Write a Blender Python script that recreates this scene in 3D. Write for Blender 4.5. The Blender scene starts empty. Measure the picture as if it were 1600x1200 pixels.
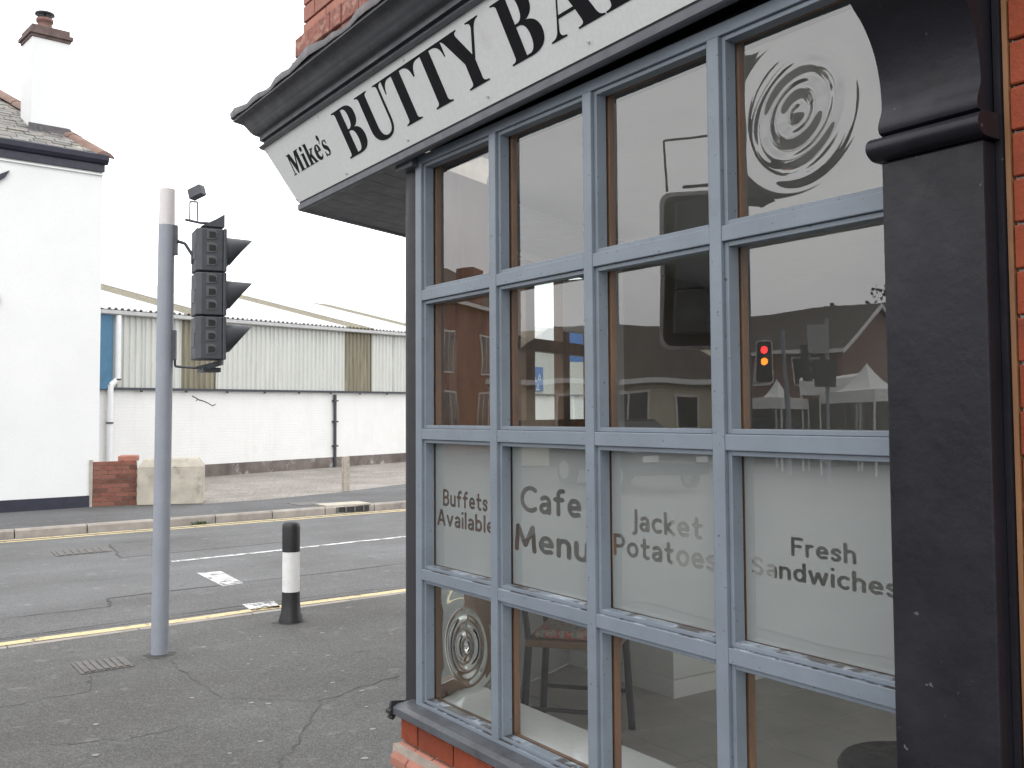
import bpy, math, random
from mathutils import Vector, Matrix
random.seed(7)
sc = bpy.context.scene
col = sc.collection
R = math.radians

# ------------------------------------------------------------------ camera
CAM = Vector((2.9453, -1.6568, 1.62))
cd = bpy.data.cameras.new('camera')
cam = bpy.data.objects.new('camera', cd); col.objects.link(cam)
Fv = Vector((-0.82048234, 0.56961219, 0.04848391)); Rv = Vector((0.57003044, 0.82160118, -0.00606671)); Uv = Vector((0.04329011, -0.02265967, 0.99880554))
m = Matrix((Rv, Uv, -Fv)).transposed().to_4x4(); m.translation = CAM
cam.matrix_world = m
cd.sensor_width = 36; cd.lens = 36*1534.86/1600; cd.shift_y = (571.751-600)/1600
cd.clip_start = 0.05; cd.clip_end = 2000
sc.camera = cam

# ------------------------------------------------------------------ sky, sun, exposure
w = bpy.data.worlds.new('World'); sc.world = w; w.use_nodes = True
nt = w.node_tree; nt.nodes.clear()
out = nt.nodes.new('ShaderNodeOutputWorld'); bg = nt.nodes.new('ShaderNodeBackground')
sky = nt.nodes.new('ShaderNodeTexSky'); sky.sky_type = 'NISHITA'; sky.sun_disc = False
SUN_EL, SUN_AZ = 52, -35          # azimuth counter-clockwise from +x
sky.sun_elevation = R(SUN_EL); sky.sun_rotation = R(90-SUN_AZ); sky.air_density = 1.0; sky.dust_density = 5
hs = nt.nodes.new('ShaderNodeHueSaturation'); hs.inputs['Saturation'].default_value = 0.05
tc = nt.nodes.new('ShaderNodeTexCoord'); mp = nt.nodes.new('ShaderNodeMapping'); mp.inputs['Scale'].default_value = (1, 1, 2.6)
nz = nt.nodes.new('ShaderNodeTexNoise'); nz.inputs['Scale'].default_value = 2.2; nz.inputs['Detail'].default_value = 6; nz.inputs['Roughness'].default_value = .5
cr = nt.nodes.new('ShaderNodeValToRGB'); cr.color_ramp.elements[0].position = .3; cr.color_ramp.elements[0].color = (18, 18.2, 18.8, 1)
cr.color_ramp.elements[1].position = .72; cr.color_ramp.elements[1].color = (26, 26, 26, 1)
mx = nt.nodes.new('ShaderNodeMix'); mx.data_type = 'RGBA'; mx.inputs['Factor'].default_value = .85
L = nt.links.new
L(sky.outputs[0], hs.inputs['Color']); L(tc.outputs['Generated'], mp.inputs[0]); L(mp.outputs[0], nz.inputs['Vector']); L(nz.outputs['Fac'], cr.inputs[0])
L(hs.outputs[0], mx.inputs[6]); L(cr.outputs[0], mx.inputs[7]); L(mx.outputs[2], bg.inputs['Color'])
bg.inputs['Strength'].default_value = 0.13
L(bg.outputs[0], out.inputs[0])
sl = bpy.data.lights.new('sun', 'SUN'); sl.energy = .7; sl.angle = R(25); sl.color = (1, .97, .92)
so = bpy.data.objects.new('sun', sl); col.objects.link(so); so.location = (10, -10, 20)
sd = Vector((math.cos(R(SUN_AZ))*math.cos(R(SUN_EL)), math.sin(R(SUN_AZ))*math.cos(R(SUN_EL)), math.sin(R(SUN_EL))))
so.rotation_euler = sd.to_track_quat('Z', 'Y').to_euler()
vs = sc.view_settings; vs.view_transform = 'Standard'; vs.look = 'None'; vs.gamma = 1; vs.exposure = -0.12; vs.use_curve_mapping = False
sc.cycles.use_denoising = True
sc.cycles.max_bounces = 10; sc.cycles.diffuse_bounces = 4; sc.cycles.glossy_bounces = 3; sc.cycles.transmission_bounces = 6; sc.cycles.transparent_max_bounces = 8

# ------------------------------------------------------------------ materials
def newmat(name):
    m = bpy.data.materials.new(name); m.use_nodes = True
    return m, m.node_tree, m.node_tree.nodes['Principled BSDF']
def N(t, kind, **k):
    n = t.nodes.new(kind)
    for a, b in k.items(): setattr(n, a, b)
    return n
def coords(t, space='pos'):
    if space == 'pos': return N(t, 'ShaderNodeNewGeometry').outputs['Position']
    return N(t, 'ShaderNodeTexCoord').outputs['Object']
def noise(t, vec, scale, detail=4, rough=.55):
    n = N(t, 'ShaderNodeTexNoise'); n.inputs['Scale'].default_value = scale; n.inputs['Detail'].default_value = detail; n.inputs['Roughness'].default_value = rough
    t.links.new(vec, n.inputs['Vector']); return n.outputs['Fac']
def ramp(t, fac, stops):
    r = N(t, 'ShaderNodeValToRGB'); e = r.color_ramp.elements
    while len(e) < len(stops): e.new(.5)
    for x, (p, c) in zip(e, stops): x.position = p; x.color = (*c, 1) if len(c) == 3 else c
    t.links.new(fac, r.inputs[0]); return r.outputs[0]
def mix(t, fac, a, b, mode='MIX'):
    n = N(t, 'ShaderNodeMix', data_type='RGBA', blend_type=mode)
    for v, s in ((fac, 0), (a, 6), (b, 7)):
        if hasattr(v, 'is_linked'): t.links.new(v, n.inputs[s])
        else: n.inputs[s].default_value = v if s == 0 else (*v, 1)
    return n.outputs[2]
def math_(t, op, a, b=0.0, clamp=False):
    n = N(t, 'ShaderNodeMath', operation=op, use_clamp=clamp)
    for i, v in enumerate((a, b)):
        if hasattr(v, 'is_linked'): t.links.new(v, n.inputs[i])
        else: n.inputs[i].default_value = v
    return n.outputs[0]
def chips(m, c, scale=30, lo=.70):
    t = m.node_tree; b = t.nodes['Principled BSDF']; src = b.inputs['Base Color'].links[0].from_socket; v = coords(t)
    f = math_(t, 'MULTIPLY', ramp(t, noise(t, v, scale, 3), [(lo, (0, 0, 0)), (lo+.03, (1, 1, 1))]), ramp(t, noise(t, v, 4.3, 2), [(.5, (0, 0, 0)), (.6, (1, 1, 1))]))
    t.links.new(mix(t, f, src, c), b.inputs['Base Color'])
def sc3(c, k): return tuple(min(1, x*k) for x in c)
def mat(name, c, rough=.6, var=.12, scale=6, fine=90, bump=.0, bscale=120, metal=0, rnd=0, stain=None, stain_lo=.55, stain_hi=.7, stain_scale=3, space='pos', spec=.5, stretch=None):
    m, t, b = newmat(name); v = coords(t, space)
    if stretch:
        mp_ = N(t, 'ShaderNodeMapping'); mp_.inputs['Scale'].default_value = stretch; t.links.new(v, mp_.inputs[0]); v = mp_.outputs[0]
    c0 = ramp(t, noise(t, v, scale), [(.3, sc3(c, 1-var)), (.7, sc3(c, 1+var))])
    c1 = mix(t, ramp(t, noise(t, v, fine, 2), [(.35, (0, 0, 0)), (.65, (.25,)*3)]), c0, sc3(c, .75))
    if rnd:
        oi = N(t, 'ShaderNodeObjectInfo').outputs['Random']
        c1 = mix(t, 1.0, c1, ramp(t, oi, [(0, (1-rnd,)*3), (.5, (1, 1-rnd*.25, 1-rnd*.3)), (1, (1, 1, 1))]), 'MULTIPLY')
    if stain:
        c1 = mix(t, ramp(t, noise(t, v, stain_scale, 8, .65), [(stain_lo, (0, 0, 0)), (stain_hi, (1, 1, 1))]), c1, stain)
    t.links.new(c1, b.inputs['Base Color'])
    b.inputs['Roughness'].default_value = rough; b.inputs['Metallic'].default_value = metal; b.inputs['Specular IOR Level'].default_value = spec
    rr = ramp(t, noise(t, v, scale*3), [(.3, (max(0, rough-.1),)*3), (.7, (min(1, rough+.12),)*3)]); t.links.new(rr, b.inputs['Roughness'])
    if bump:
        bn = N(t, 'ShaderNodeBump'); bn.inputs['Strength'].default_value = bump; bn.inputs['Distance'].default_value = .004
        t.links.new(noise(t, v, bscale, 3), bn.inputs['Height']); t.links.new(bn.outputs[0], b.inputs['Normal'])
    return m
M = {}
def asphalt(name, c, speck=.06, patch=.25, sp_scale=110):
    m, t, b = newmat(name); v = coords(t)
    c0 = ramp(t, noise(t, v, .9, 6, .6), [(.3, sc3(c, 1-patch)), (.55, sc3(c, 1.06)), (.75, sc3(c, 1+patch*1.3))])
    vo = N(t, 'ShaderNodeTexVoronoi'); vo.inputs['Scale'].default_value = sp_scale; t.links.new(v, vo.inputs['Vector'])
    sepc = N(t, 'ShaderNodeSeparateColor'); t.links.new(vo.outputs['Color'], sepc.inputs[0])
    st = ramp(t, sepc.outputs[0], [(0, sc3(c, .45)), (.35, sc3(c, .85)), (.75, sc3(c, 1.25)), (.97, (c[0]+speck*1.6,)*3), (1, (c[0]+speck*3,)*3)])
    c1 = mix(t, .55, c0, st)
    c2 = mix(t, ramp(t, noise(t, v, 2.7, 9, .7), [(.56, (0, 0, 0)), (.72, (.55,)*3)]), c1, sc3(c, 1.55))
    c3 = mix(t, ramp(t, noise(t, v, 5.5, 4, .6), [(.64, (0, 0, 0)), (.72, (.6,)*3)]), c2, sc3(c, .55))
    mp_ = N(t, 'ShaderNodeMapping'); mp_.inputs['Scale'].default_value = (1.3, .07, 1); t.links.new(v, mp_.inputs[0])
    c3 = mix(t, 1.0, c3, ramp(t, noise(t, mp_.outputs[0], 1.6, 4), [(.32, (.84,)*3), (.68, (1.0,)*3)]), 'MULTIPLY')       # wheel tracks and old trenches along the street
    c3 = mix(t, 1.0, c3, ramp(t, noise(t, v, .55, 3), [(.35, (.80, .79, .78)), (.6, (1, 1, 1))]), 'MULTIPLY')
    c3 = mix(t, ramp(t, noise(t, v, 7.5, 3, .5), [(.66, (0, 0, 0)), (.70, (.4,)*3)]), c3, sc3(c, 1.75))
    t.links.new(c3, b.inputs['Base Color']); b.inputs['Roughness'].default_value = .82; b.inputs['Specular IOR Level'].default_value = .35
    bn = N(t, 'ShaderNodeBump'); bn.inputs['Strength'].default_value = .7; bn.inputs['Distance'].default_value = .006
    t.links.new(vo.outputs['Distance'], bn.inputs['Height']); t.links.new(bn.outputs[0], b.inputs['Normal'])
    return m
M['pave'] = asphalt('pavement_asphalt', (.108, .107, .104), .05, .24, 120)
M['road'] = asphalt('road_asphalt', (.148, .15, .152), .035, .14, 140)
M['patch'] = asphalt('road_patch_asphalt', (.13, .13, .131), .05, .18, 110)
M['farpave'] = asphalt('far_pavement_asphalt', (.115, .117, .12), .04, .14, 120)
M['yard'] = asphalt('yard_concrete', (.27, .245, .22), .08, .3, 30)
M['ground'] = asphalt('ground', (.13, .13, .125), .04, .2, 30)
def paint_line(name, c, lo=.45, hi=.53):
    m, t, b = newmat(name); v = coords(t)
    f = ramp(t, noise(t, v, 9, 9, .75), [(lo-.12, (0, 0, 0)), (hi-.06, (1, 1, 1))])
    tr = N(t, 'ShaderNodeBsdfTransparent'); ms = N(t, 'ShaderNodeMixShader')
    t.links.new(f, ms.inputs[0]); t.links.new(tr.outputs[0], ms.inputs[1]); t.links.new(b.outputs[0], ms.inputs[2])
    t.links.new(ms.outputs[0], t.nodes['Material Output'].inputs[0])
    t.links.new(ramp(t, noise(t, v, 40, 5), [(.3, sc3(c, .75)), (.7, c)]), b.inputs['Base Color']); b.inputs['Roughness'].default_value = .7
    return m
M['yellow'] = paint_line('yellow_road_paint', (.60, .49, .27), .46, .52)
M['whitepaint'] = paint_line('white_road_paint', (.66, .66, .65), .52, .57)
M['kerb'] = mat('kerb_stone', (.30, .275, .245), .85, .2, 5, bump=.4, rnd=.15, stain=(.16, .15, .14))
M['seam'] = mat('tar_seam', (.042, .042, .044), .7, .1)
M['render'] = mat('white_render', (.70, .705, .70), .8, .03, 1.2, 60, bump=.25, bscale=35, stain=(.62, .63, .64), stain_lo=.5, stain_hi=.95, stain_scale=.8)
M['wpaintbrick'] = mat('white_painted_brick', (.72, .72, .705), .75, .03, 2, 30, bump=.3, bscale=30, stain=(.58, .54, .47), stain_lo=.62, stain_hi=.95, stain_scale=1.1)
def course_relief(m):
    t = m.node_tree; b = t.nodes['Principled BSDF']; v = coords(t)
    sp_ = N(t, 'ShaderNodeSeparateXYZ'); t.links.new(v, sp_.inputs[0]); cb_ = N(t, 'ShaderNodeCombineXYZ')
    t.links.new(math_(t, 'SUBTRACT', sp_.outputs[1], sp_.outputs[0]), cb_.inputs[0]); t.links.new(sp_.outputs[2], cb_.inputs[1])
    bt = N(t, 'ShaderNodeTexBrick'); bt.inputs['Scale'].default_value = 1; bt.inputs['Brick Width'].default_value = .29; bt.inputs['Row Height'].default_value = .075; bt.inputs['Mortar Size'].default_value = .008
    t.links.new(cb_.outputs[0], bt.inputs['Vector']); bn = N(t, 'ShaderNodeBump'); bn.inputs['Strength'].default_value = .35; bn.inputs['Distance'].default_value = .008; bn.invert = True
    t.links.new(bt.outputs['Fac'], bn.inputs['Height']); t.links.new(bn.outputs[0], b.inputs['Normal'])
    mp_ = N(t, 'ShaderNodeMapping'); mp_.inputs['Scale'].default_value = (1.6, 1.6, .12); t.links.new(v, mp_.inputs[0])
    src = b.inputs['Base Color'].links[0].from_socket
    c1 = mix(t, math_(t, 'MULTIPLY', bt.outputs['Fac'], .10), src, (.55, .55, .54))
    t.links.new(mix(t, ramp(t, noise(t, mp_.outputs[0], 2.2, 6, .6), [(.54, (0, 0, 0)), (.85, (.4,)*3)]), c1, (.52, .51, .48)), b.inputs['Base Color'])
course_relief(M['wpaintbrick'])
M['navy'] = mat('dark_blue_black_paint', (.018, .02, .035), .45, .2)
M['slate'] = mat('grey_roof_slate', (.19, .19, .18), .7, .25, 5, bump=.4, rnd=.35, stain=(.33, .31, .24), stain_scale=4)
M['hip'] = mat('brown_hip_tile', (.19, .125, .10), .8, .25, 4, bump=.4, rnd=.2)
M['pot'] = mat('terracotta', (.17, .09, .075), .8, .25, 8, bump=.3)
M['stack'] = mat('weathered_chimney_brick', (.12, .085, .078), .9, .3, 8, bump=.5)
M['clad'] = mat('pale_grey_cladding', (.53, .54, .51), .5, .06, 1.4, 20, stain=(.44, .44, .40), stain_lo=.5, stain_hi=.8, stretch=(3, 3, .4))
M['clad_old'] = mat('weathered_translucent_cladding', (.22, .20, .14), .6, .25, 2.5, 20, stain=(.12, .11, .08), stain_lo=.45, stain_hi=.75, stretch=(4, 4, .35))
M['roofsheet'] = mat('white_roof_sheet', (.58, .58, .58), .5, .04, 1)
M['bluetrim'] = mat('blue_painted_trim', (.05, .15, .25), .5, .12)
M['gutter'] = mat('pale_gutter', (.5, .5, .5), .4, .1)
M['pvc'] = mat('white_downpipe', (.74, .75, .76), .4, .05)
M['darkmetal'] = mat('dark_metal', (.035, .04, .05), .45, .2)
M['plinth'] = mat('stained_plinth', (.13, .11, .10), .9, .4, 2, bump=.4, stain=(.4, .39, .36), stain_scale=2.2)
M['oldbrick'] = mat('old_red_brick', (.21, .085, .06), .85, .25, 9, bump=.5, rnd=.45, stain=(.1, .06, .05), stain_scale=9)
M['redbrick'] = mat('smooth_red_brick', (.225, .053, .026), .85, spec=.2, var=.14, scale=14, fine=160, bump=.35, bscale=160, rnd=.18, stain=(.15, .04, .026), stain_scale=10)
M['pinkbrick'] = mat('weathered_pink_brick', (.34, .145, .105), .85, .15, 12, 160, bump=.4, rnd=.15, stain=(.26, .17, .14), stain_scale=7)
M['roughbrick'] = mat('flaking_dark_brick', (.22, .085, .065), .95, .35, 26, 120, bump=1, bscale=60, stain=(.34, .2, .15), stain_scale=22, stain_lo=.5, stain_hi=.62)
M['mortar'] = mat('mortar', (.30, .26, .22), .95, .2, 20, bump=.5)
M['mortar_light'] = mat('light_mortar', (.55, .52, .48), .95, .15, 20, bump=.5)
M['concrete'] = mat('rough_concrete', (.40, .37, .31), .9, .16, 5, 50, bump=.5, stain=(.22, .20, .17), stain_scale=3)
M['wood_post'] = mat('weathered_wood', (.36, .32, .27), .9, .2, 8, bump=.3, stain=(.14, .13, .09), stain_scale=3)
M['polegrey'] = mat('grey_pole_paint', (.25, .27, .31), .45, .06, 5)
M['polecap'] = mat('pale_pole_cap', (.60, .57, .56), .5, .05)
M['sighead'] = mat('signal_housing_black', (.060, .066, .078), .5, .15, 8)
M['sigback'] = mat('signal_back_panel', (.10, .115, .125), .55, .15, 8)
M['black'] = mat('black_plastic', (.018, .018, .02), .45, .2, 12)
M['bolwhite'] = mat('white_reflective_band', (.78, .78, .77), .4, .06, 8, stain=(.55, .54, .52), stain_scale=9)
def weathered_paint(name, c, under=(.05, .045, .045), chalk=(.36, .41, .45), rough=.42, amount=.0):
    m, t, b = newmat(name); v = coords(t)
    g = N(t, 'ShaderNodeNewGeometry'); sp = N(t, 'ShaderNodeSeparateXYZ'); t.links.new(g.outputs['Normal'], sp.inputs[0])
    base = ramp(t, noise(t, v, 7), [(.3, sc3(c, .9)), (.7, sc3(c, 1.1))])
    speck = ramp(t, noise(t, v, 95, 2), [(.69, (0, 0, 0)), (.73, (1, 1, 1))])
    base = mix(t, speck, base, sc3(c, .35))
    flake = ramp(t, noise(t, v, 13, 9, .72), [(.50, (0, 0, 0)), (.53, (1, 1, 1))])
    chal = ramp(t, noise(t, v, 17, 8, .7), [(.5, (0, 0, 0)), (.6, (1, 1, 1))])
    upm = math_(t, 'GREATER_THAN', sp.outputs[2], .5)
    fl2 = math_(t, 'MULTIPLY', flake, upm); ch2 = math_(t, 'MULTIPLY', math_(t, 'MULTIPLY', chal, upm), .7)
    z = N(t, 'ShaderNodeSeparateXYZ'); t.links.new(v, z.inputs[0])
    low = math_(t, 'LESS_THAN', z.outputs[2], 1.16)      # only the lower rails have lost their paint
    c1 = mix(t, math_(t, 'MULTIPLY', ch2, low), base, chalk); c1 = mix(t, math_(t, 'MULTIPLY', fl2, low), c1, under)
    t.links.new(c1, b.inputs['Base Color']); b.inputs['Roughness'].default_value = rough
    bn = N(t, 'ShaderNodeBump'); bn.inputs['Strength'].default_value = .25; bn.inputs['Distance'].default_value = .002
    t.links.new(noise(t, v, 60, 4), bn.inputs['Height']); t.links.new(bn.outputs[0], b.inputs['Normal'])
    return m
GREY = (.155, .182, .215)
M['frame'] = weathered_paint('blue_grey_frame_paint', GREY)
M['greytrim'] = mat('grey_trim_paint', (.062, .068, .08), .45, .08, 6, bump=.12, bscale=70)
M['soffit'] = mat('grey_soffit_paint', (.12, .122, .135), .6, .08, 5)
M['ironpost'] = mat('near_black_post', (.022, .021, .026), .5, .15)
M['cornice'] = mat('dark_cornice_paint', (.045, .048, .056), .42, .2, 6, bump=.3, bscale=50, stain=(.13, .13, .14), stain_lo=.62, stain_hi=.85, stain_scale=6)
M['lead'] = mat('lead_flashing', (.085, .08, .085), .6, .25, 9, bump=.4, bscale=40, stain=(.16, .14, .13), stain_scale=8)
M['pilaster'] = mat('black_gloss_paint', (.011, .011, .015), .36, .25, 5, spec=.24, bump=.35, bscale=26, stain=(.02, .02, .024), stain_lo=.55, stain_hi=.8, stain_scale=3)
chips(M['pilaster'], (.085, .09, .10), 48, .715)
M['sill'] = mat('dark_sill_paint', (.065, .07, .08), .5, .25, 7, bump=.2, stain=(.03, .03, .03), stain_scale=12)
M['brownwood'] = mat('varnished_brown_wood', (.20, .095, .04), .5, .3, 12, 120, stain=(.09, .045, .025), stain_scale=8, stretch=(1, 1, .25))
M['signwhite'] = mat('white_sign_board', (.67, .68, .67), .5, .03, 3, stain=(.52, .52, .5), stain_lo=.62, stain_hi=.85, stain_scale=5)
M['letter'] = mat('black_sign_letter', (.008, .008, .011), .6, .2, 8, spec=.12)
M['screw'] = mat('screw_cap', (.55, .54, .52), .35, .1)
M['iwall'] = mat('interior_white_wall', (.68, .67, .64), .8, .04, 2)
M['iwall_b'] = mat('interior_wall_dim_brown', (.25, .22, .19), .8, .08, 2)  # dark colour stands in for the dimness of the far walls
M['iwall_d'] = mat('interior_wall_grey', (.5, .49, .47), .8, .05, 2)
M['ifloor'] = mat('interior_floor_tile', (.50, .475, .44), .55, .12, 4, bump=.1, rnd=.1)
M['iceil'] = mat('interior_ceiling', (.5, .5, .49), .9, .04)
M['gloss'] = mat('white_gloss_paint', (.87, .87, .86), .10, .03, 3)
M['counter'] = mat('white_counter_panel', (.74, .73, .70), .45, .03, 3)
M['chairwood'] = mat('brown_seat_wood', (.20, .12, .06), .45, .25, 10)
def cushion():
    m, t, b = newmat('patterned_cushion'); v = coords(t)
    c = ramp(t, noise(t, v, 38, 3), [(.40, (.45, .12, .10)), (.5, (.42, .36, .30)), (.6, (.2, .24, .2))]); t.links.new(c, b.inputs['Base Color']); b.inputs['Roughness'].default_value = .9
    return m
M['cushion'] = cushion()
def thin_glass(name, r0=.085, tint=(.93, .95, .94)):
    m, t, b = newmat(name); t.nodes.remove(b)
    g = N(t, 'ShaderNodeNewGeometry'); d = N(t, 'ShaderNodeVectorMath', operation='DOT_PRODUCT')
    t.links.new(g.outputs['Normal'], d.inputs[0]); t.links.new(g.outputs['Incoming'], d.inputs[1])
    k = math_(t, 'POWER', math_(t, 'SUBTRACT', 1.0, math_(t, 'ABSOLUTE', d.outputs['Value']), True), 4.6)
    fr = math_(t, 'ADD', math_(t, 'MULTIPLY', k, 1-r0), r0, True)
    tr = N(t, 'ShaderNodeBsdfTransparent'); tr.inputs[0].default_value = (*tint, 1)
    gl = N(t, 'ShaderNodeBsdfGlossy'); gl.inputs['Roughness'].default_value = 0.0
    ms = N(t, 'ShaderNodeMixShader'); t.links.new(fr, ms.inputs[0]); t.links.new(tr.outputs[0], ms.inputs[1]); t.links.new(gl.outputs[0], ms.inputs[2])
    t.links.new(ms.outputs[0], t.nodes['Material Output'].inputs[0]); return m
M['glass'] = thin_glass('window_glass', .145)
def solid_glass():
    m, t, b = newmat('bullseye_glass'); t.nodes.remove(b)
    g = N(t, 'ShaderNodeBsdfGlass'); g.inputs['IOR'].default_value = 1.52; g.inputs['Roughness'].default_value = 0; g.inputs['Color'].default_value = (.95, .97, .96, 1)
    t.links.new(g.outputs[0], t.nodes['Material Output'].inputs[0]); return m
M['bull'] = solid_glass()
def film():
    m, t, b = newmat('frosted_window_film'); v = coords(t)
    t.links.new(ramp(t, noise(t, v, 4), [(.3, (.375, .385, .385)), (.7, (.405, .412, .41))]), b.inputs['Base Color']); b.inputs['Roughness'].default_value = .6
    tl = N(t, 'ShaderNodeBsdfTranslucent'); tl.inputs[0].default_value = (.36, .37, .365, 1)
    ms = N(t, 'ShaderNodeMixShader'); ms.inputs[0].default_value = .3
    t.links.new(b.outputs[0], ms.inputs[1]); t.links.new(tl.outputs[0], ms.inputs[2]); t.links.new(ms.outputs[0], t.nodes['Material Output'].inputs[0]); return m
M['film'] = film()
def brick_tex(name, c, mort=(.3, .27, .24)):
    m, t, b = newmat(name); v = coords(t)
    s = N(t, 'ShaderNodeSeparateXYZ'); t.links.new(v, s.inputs[0])
    cb = N(t, 'ShaderNodeCombineXYZ'); t.links.new(math_(t, 'ADD', s.outputs[0], s.outputs[1]), cb.inputs[0]); t.links.new(s.outputs[2], cb.inputs[1])
    bt = N(t, 'ShaderNodeTexBrick'); bt.inputs['Scale'].default_value = 1; bt.inputs['Brick Width'].default_value = .225; bt.inputs['Row Height'].default_value = .075; bt.inputs['Mortar Size'].default_value = .008
    bt.inputs['Color1'].default_value = (*sc3(c, .85), 1); bt.inputs['Color2'].default_value = (*sc3(c, 1.15), 1); bt.inputs['Mortar'].default_value = (*mort, 1)
    t.links.new(cb.outputs[0], bt.inputs['Vector'])
    t.links.new(mix(t, ramp(t, noise(t, v, .8, 6), [(.4, (0, 0, 0)), (.8, (.5,)*3)]), bt.outputs[0], sc3(c, .6)), b.inputs['Base Color']); b.inputs['Roughness'].default_value = .85
    return m
M['farbrick'] = brick_tex('far_red_brick', (.20, .085, .065))
M['farbrick2'] = brick_tex('far_brown_brick', (.24, .10, .075))
M['rooftile'] = mat('dark_roof_tile', (.09, .075, .065), .8, .2, 3, 20, bump=.3)
M['fence'] = mat('dark_fence_board', (.03, .026, .022), .8, .3, 4)
M['cream'] = mat('cream_wall', (.55, .5, .4), .8, .06, 2)
M['upvc'] = mat('white_window_frame', (.75, .75, .74), .4, .03)
M['farglass'] = mat('dark_far_glass', (.04, .045, .05), .1, .1)
M['canvas'] = mat('white_canvas', (.8, .8, .79), .8, .03, 2)
M['carpaint'] = mat('black_car_paint', (.012, .012, .014), .15, .1)
M['tyre'] = mat('tyre_rubber', (.02, .02, .02), .8, .1)
M['signplate'] = mat('grey_sign_plate', (.32, .32, .33), .6, .1)
M['signblue'] = mat('blue_sign_paint', (.02, .12, .36), .45, .06)
M['signred'] = mat('red_sign_paint', (.5, .04, .03), .45, .06)
M['moss'] = mat('weed_leaf', (.06, .10, .03), .8, .3, 20)
M['iron'] = mat('cast_iron_cover', (.11, .105, .10), .7, .25, 20, bump=.4, stain=(.14, .115, .1), stain_scale=12)
M['leaf'] = mat('tree_leaf', (.045, .065, .03), .7, .35, 3)
M['bark'] = mat('tree_bark', (.09, .07, .05), .9, .2, 9)
def emis(name, c, s):
    m, t, b = newmat(name); b.inputs['Base Color'].default_value = (*c, 1); b.inputs['Emission Color'].default_value = (*c, 1); b.inputs['Emission Strength'].default_value = s; return m
M['redlamp'] = emis('red_signal_light', (1, .03, .03), 18)
M['amberlamp'] = emis('amber_signal_light', (1, .25, .02), 14)

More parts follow.
